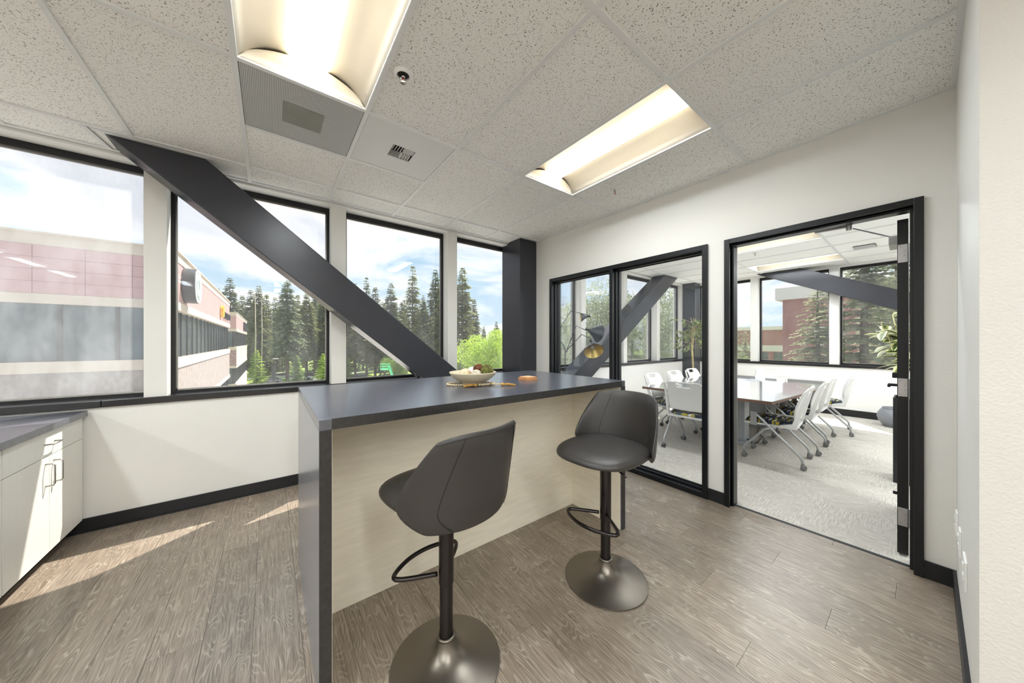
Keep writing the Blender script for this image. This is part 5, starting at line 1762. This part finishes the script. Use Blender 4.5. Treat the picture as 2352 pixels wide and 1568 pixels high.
# bright young trees and broadleaf trees
Ym, Yc = broad_mesh(5, 7.0, 2.3, 5200, 0.24, 10, 0.05)
Bm, Bc = broad_mesh(9, 12.0, 5.0, 16000, 0.27, 14, 0.18)
Nm, Nc = broad_mesh(14, 14.0, 5.5, 9500, 0.23, 16, 0.15)
yt = trunk_mesh(6.0, 0.10); bt = trunk_mesh(9.5, 0.22)


def put_broad(me, tm, x, y, s, mat, label, group=None, rot=0):
    t = thing('broadleaf_tree', label, 'tree', (x, y, GZ), rot, group); t.scale = (s, s, s)
    f = mkobj('foliage', me, mat, t); f['kind'] = 'stuff'
    f.material_slots[0].link = 'OBJECT'; f.material_slots[0].material = mat
    mkobj('trunk', tm, BARK, t)


YC = conifer_mesh(91, 8.0, 2.6, 34, 0.02, 1.6, 0.5, 0.10, 0.0)
yct = trunk_mesh(8.0, 0.12)
for (px, d, h, mt, lab) in ((590, 62, 7.4, LIME, 'lime green young tree beside the office wing'), (683, 64, 6.2, SHRUB, 'mid green young tree behind the parked cars'),
                            (742, 66, 6.5, LIME, 'narrow lime green tree at the window frame by the brace'), (800, 70, 5.5, SHRUB, 'small green tree under the brace beside the pale lot')):
    x, y = at(px, d)
    t = thing('young_tree', lab, 'tree', (x, y, GZ), random.uniform(0, 6), None); s_ = h / 8.0; t.scale = (s_, s_, s_)
    f = mkobj('foliage', YC, mt, t); f['kind'] = 'stuff'; f.material_slots[0].link = 'OBJECT'; f.material_slots[0].material = mt
    mkobj('trunk', yct, BARK, t)
for (px, d, s_, mt, lab) in ((1112, 46, 0.86, LIME, 'bright green leafy tree filling the narrow window by the column'), (1150, 50, 0.80, LIME, 'bright green leafy tree half hidden by the dark column'),
                             (1075, 52, 0.70, SHRUB, 'mid green leafy tree under the yellowish fir'), (1000, 56, 0.62, SHRUB, 'leafy tree at the foot of the tall firs behind the island'),
                             (905, 60, 0.52, SHRUB, 'leafy tree behind the green lift')):
    x, y = at(px, d); put_broad(Bm, bt, x, y, s_, mt, lab, None, random.uniform(0, 6))
for (px, d, s_) in ((1284, 46, 0.80), (1340, 31, 0.98), (1392, 33, 1.05), (1450, 30, 0.95), (1500, 36, 1.10), (1560, 30, 0.95), (1612, 38, 1.0)):
    x, y = at(px, d); put_broad(Nm, bt, x, y, s_, BROAD, 'broadleaf tree outside the conference window row', 'broadleaf trees outside the conference windows', random.uniform(0, 6))
# conifers close to the far conference windows
NC = conifer_mesh(120, 20, 4.6, 66, 0.04, 2.1, 0.40, 0.30, 0.10); nct = trunk_mesh(20, 0.3)
for (px, d, h, lab) in ((1878, 19.0, 12.6, 'near spruce whose branches cross the brick building'), (1985, 17.0, 16.5, 'near spruce filling the window behind the variegated plant'), (2060, 21.0, 17.0, 'near spruce beside the door edge, outside'),
                        (1712, 60, 9.5, 'small spruce far off before the long low brick building')):
    x, y = at(px, d)
    t = thing('conifer', lab, 'tree', (x, y, GZ), random.uniform(0, 6)); s_ = h / 20; t.scale = (s_ * 1.15, s_ * 1.15, s_)
    f = mkobj('foliage', NC, SPRUCE, t); f['kind'] = 'stuff'
    mkobj('trunk', nct, BARK, t)
for k, (px, d, h) in enumerate(((1640, 52, 8.5), (1700, 46, 7.2), (1752, 38, 6.2), (1800, 30, 5.6), (1870, 25.5, 5.2))):
    x, y = at(px, d)
    t = thing('shrub', 'round green shrub at the foot of the brick buildings', 'shrub', (x, y, GZ), k * 1.3, 'shrubs before the brick buildings'); s_ = h / 7.0; t.scale = (s_ * 1.3, s_ * 1.3, s_)
    f = mkobj('foliage', Ym, SHRUB, t); f['kind'] = 'stuff'; f.material_slots[0].link = 'OBJECT'; f.material_slots[0].material = SHRUB
    mkobj('trunk', yt, BARK, t)


# ---- cars, lamp post, lift
def make_car(mat, label, loc, rz):
    c = thing('parked_car', label, 'car', loc, rz)
    mb = MB()
    side = [(-2.2, 0.25), (2.2, 0.25), (2.25, 0.6), (2.1, 0.82), (1.1, 0.95), (-2.15, 0.98), (-2.25, 0.6)]
    mb.prism(side, 'y', -0.9, 0.9); mb.build('body', mat, c, bevel=0.06)
    mb = MB(); mb.prism([(-2.0, 0.95), (1.05, 0.93), (0.35, 1.48), (-1.5, 1.5)], 'y', -0.78, 0.78); mb.build('cabin', CARGL, c, bevel=0.05)
    mb = MB(); mb.prism([(-1.48, 1.46), (0.32, 1.45), (0.2, 1.53), (-1.4, 1.54)], 'y', -0.76, 0.76); mb.build('roof', mat, c, bevel=0.03)
    for wx in (-1.4, 1.4):
        for wy in (-0.82, 0.82):
            mb = MB(); mb.lathe([(0, -0.1), (0.3, -0.1), (0.33, -0.06), (0.33, 0.06), (0.3, 0.1), (0, 0.1)], (wx, wy, 0.33), 20, Matrix.Rotation(PI / 2, 3, 'X')); mb.build('wheel', TYRE, c, smooth=40)
    return c


for (px, d, mt, lab, rz) in ((718, 74, CARB, 'dark blue car parked between two fir trunks', 20), (690, 72, CARW, 'white car parked left of the blue car, behind a young tree', 10), (748, 70, CARW, 'white car parked behind the pale trunk at the window frame', 15),
                             (652, 74, CARW, 'white car parked beyond the lamp post', 5), (618, 66, CARG, 'silver grey car parked behind the lime green tree', 0), (830, 70, CARG, 'silver grey car parked under the brace by the pale lot', 30)):
    x, y = at(px, d); make_car(mt, lab.replace('left of', 'next to'), (x, y, GZ + 0.03), R_(rz))
x, y = at(633, 60)
pp = thing('lamp_post', 'dark car park lamp post with a small flat head', 'lamp post', (x, y, GZ + 0.03))
mb = MB(); mb.tube([(0, 0, 0), (0, 0, 5.5)], [0.09, 0.06], 10); mb.build('pole', POSTD, pp, smooth=40)
mb = MB(); mb.box(-0.45, 0.45, -0.16, 0.16, 5.5, 5.62); mb.build('head', ROOFW, pp, bevel=0.02)
x, y = at(628, 61)
mb = MB(); mb.tube([(x, y, GZ + 0.03), (x, y, GZ + 5.6)], 0.10, 8); mb.box(x - 0.35, x + 0.35, y - 0.1, y + 0.1, GZ + 1.8, GZ + 4.2)
tag(mb.build('banner_post', POSTD, None), 'dark banner post standing next to the lamp post', 'post')
x, y = at(888, 48)
lf = thing('boom_lift', 'pale green boom lift raised before the trees', 'lift', (x, y, GZ), R_(-37))
MB().box(-0.5, 2.3, -0.9, 0.9, 0.5, 1.5).build('chassis', LIFTG, lf, bevel=0.05)
for wx in (0, 1.8):
    for wy in (-0.9, 0.9):
        mb = MB(); mb.lathe([(0, -0.15), (0.45, -0.15), (0.45, 0.15), (0, 0.15)], (wx, wy, 0.45), 20, Matrix.Rotation(PI / 2, 3, 'X')); mb.build('wheel', TYRE, lf, smooth=40)
mb = MB(); mb.tube([(1.6, 0, 1.4), (0.35, 0, 5.25)], 0.20, 4); mb.build('boom', LIFTG, lf)
bk_ = MB()
for zz in (4.75, 5.1, 5.45):
    bk_.tube([(-0.75, -0.45, zz), (0.35, -0.45, zz), (0.35, 0.45, zz), (-0.75, 0.45, zz)], 0.03, 6, closed=True)
for xx in (-0.75, -0.2, 0.35):
    for yy in (-0.45, 0.45):
        bk_.tube([(xx, yy, 4.6), (xx, yy, 5.45)], 0.03, 6)
bk_.box(-0.78, 0.38, -0.48, 0.48, 4.55, 4.62)
bk_.build('basket', LIFTG, lf)
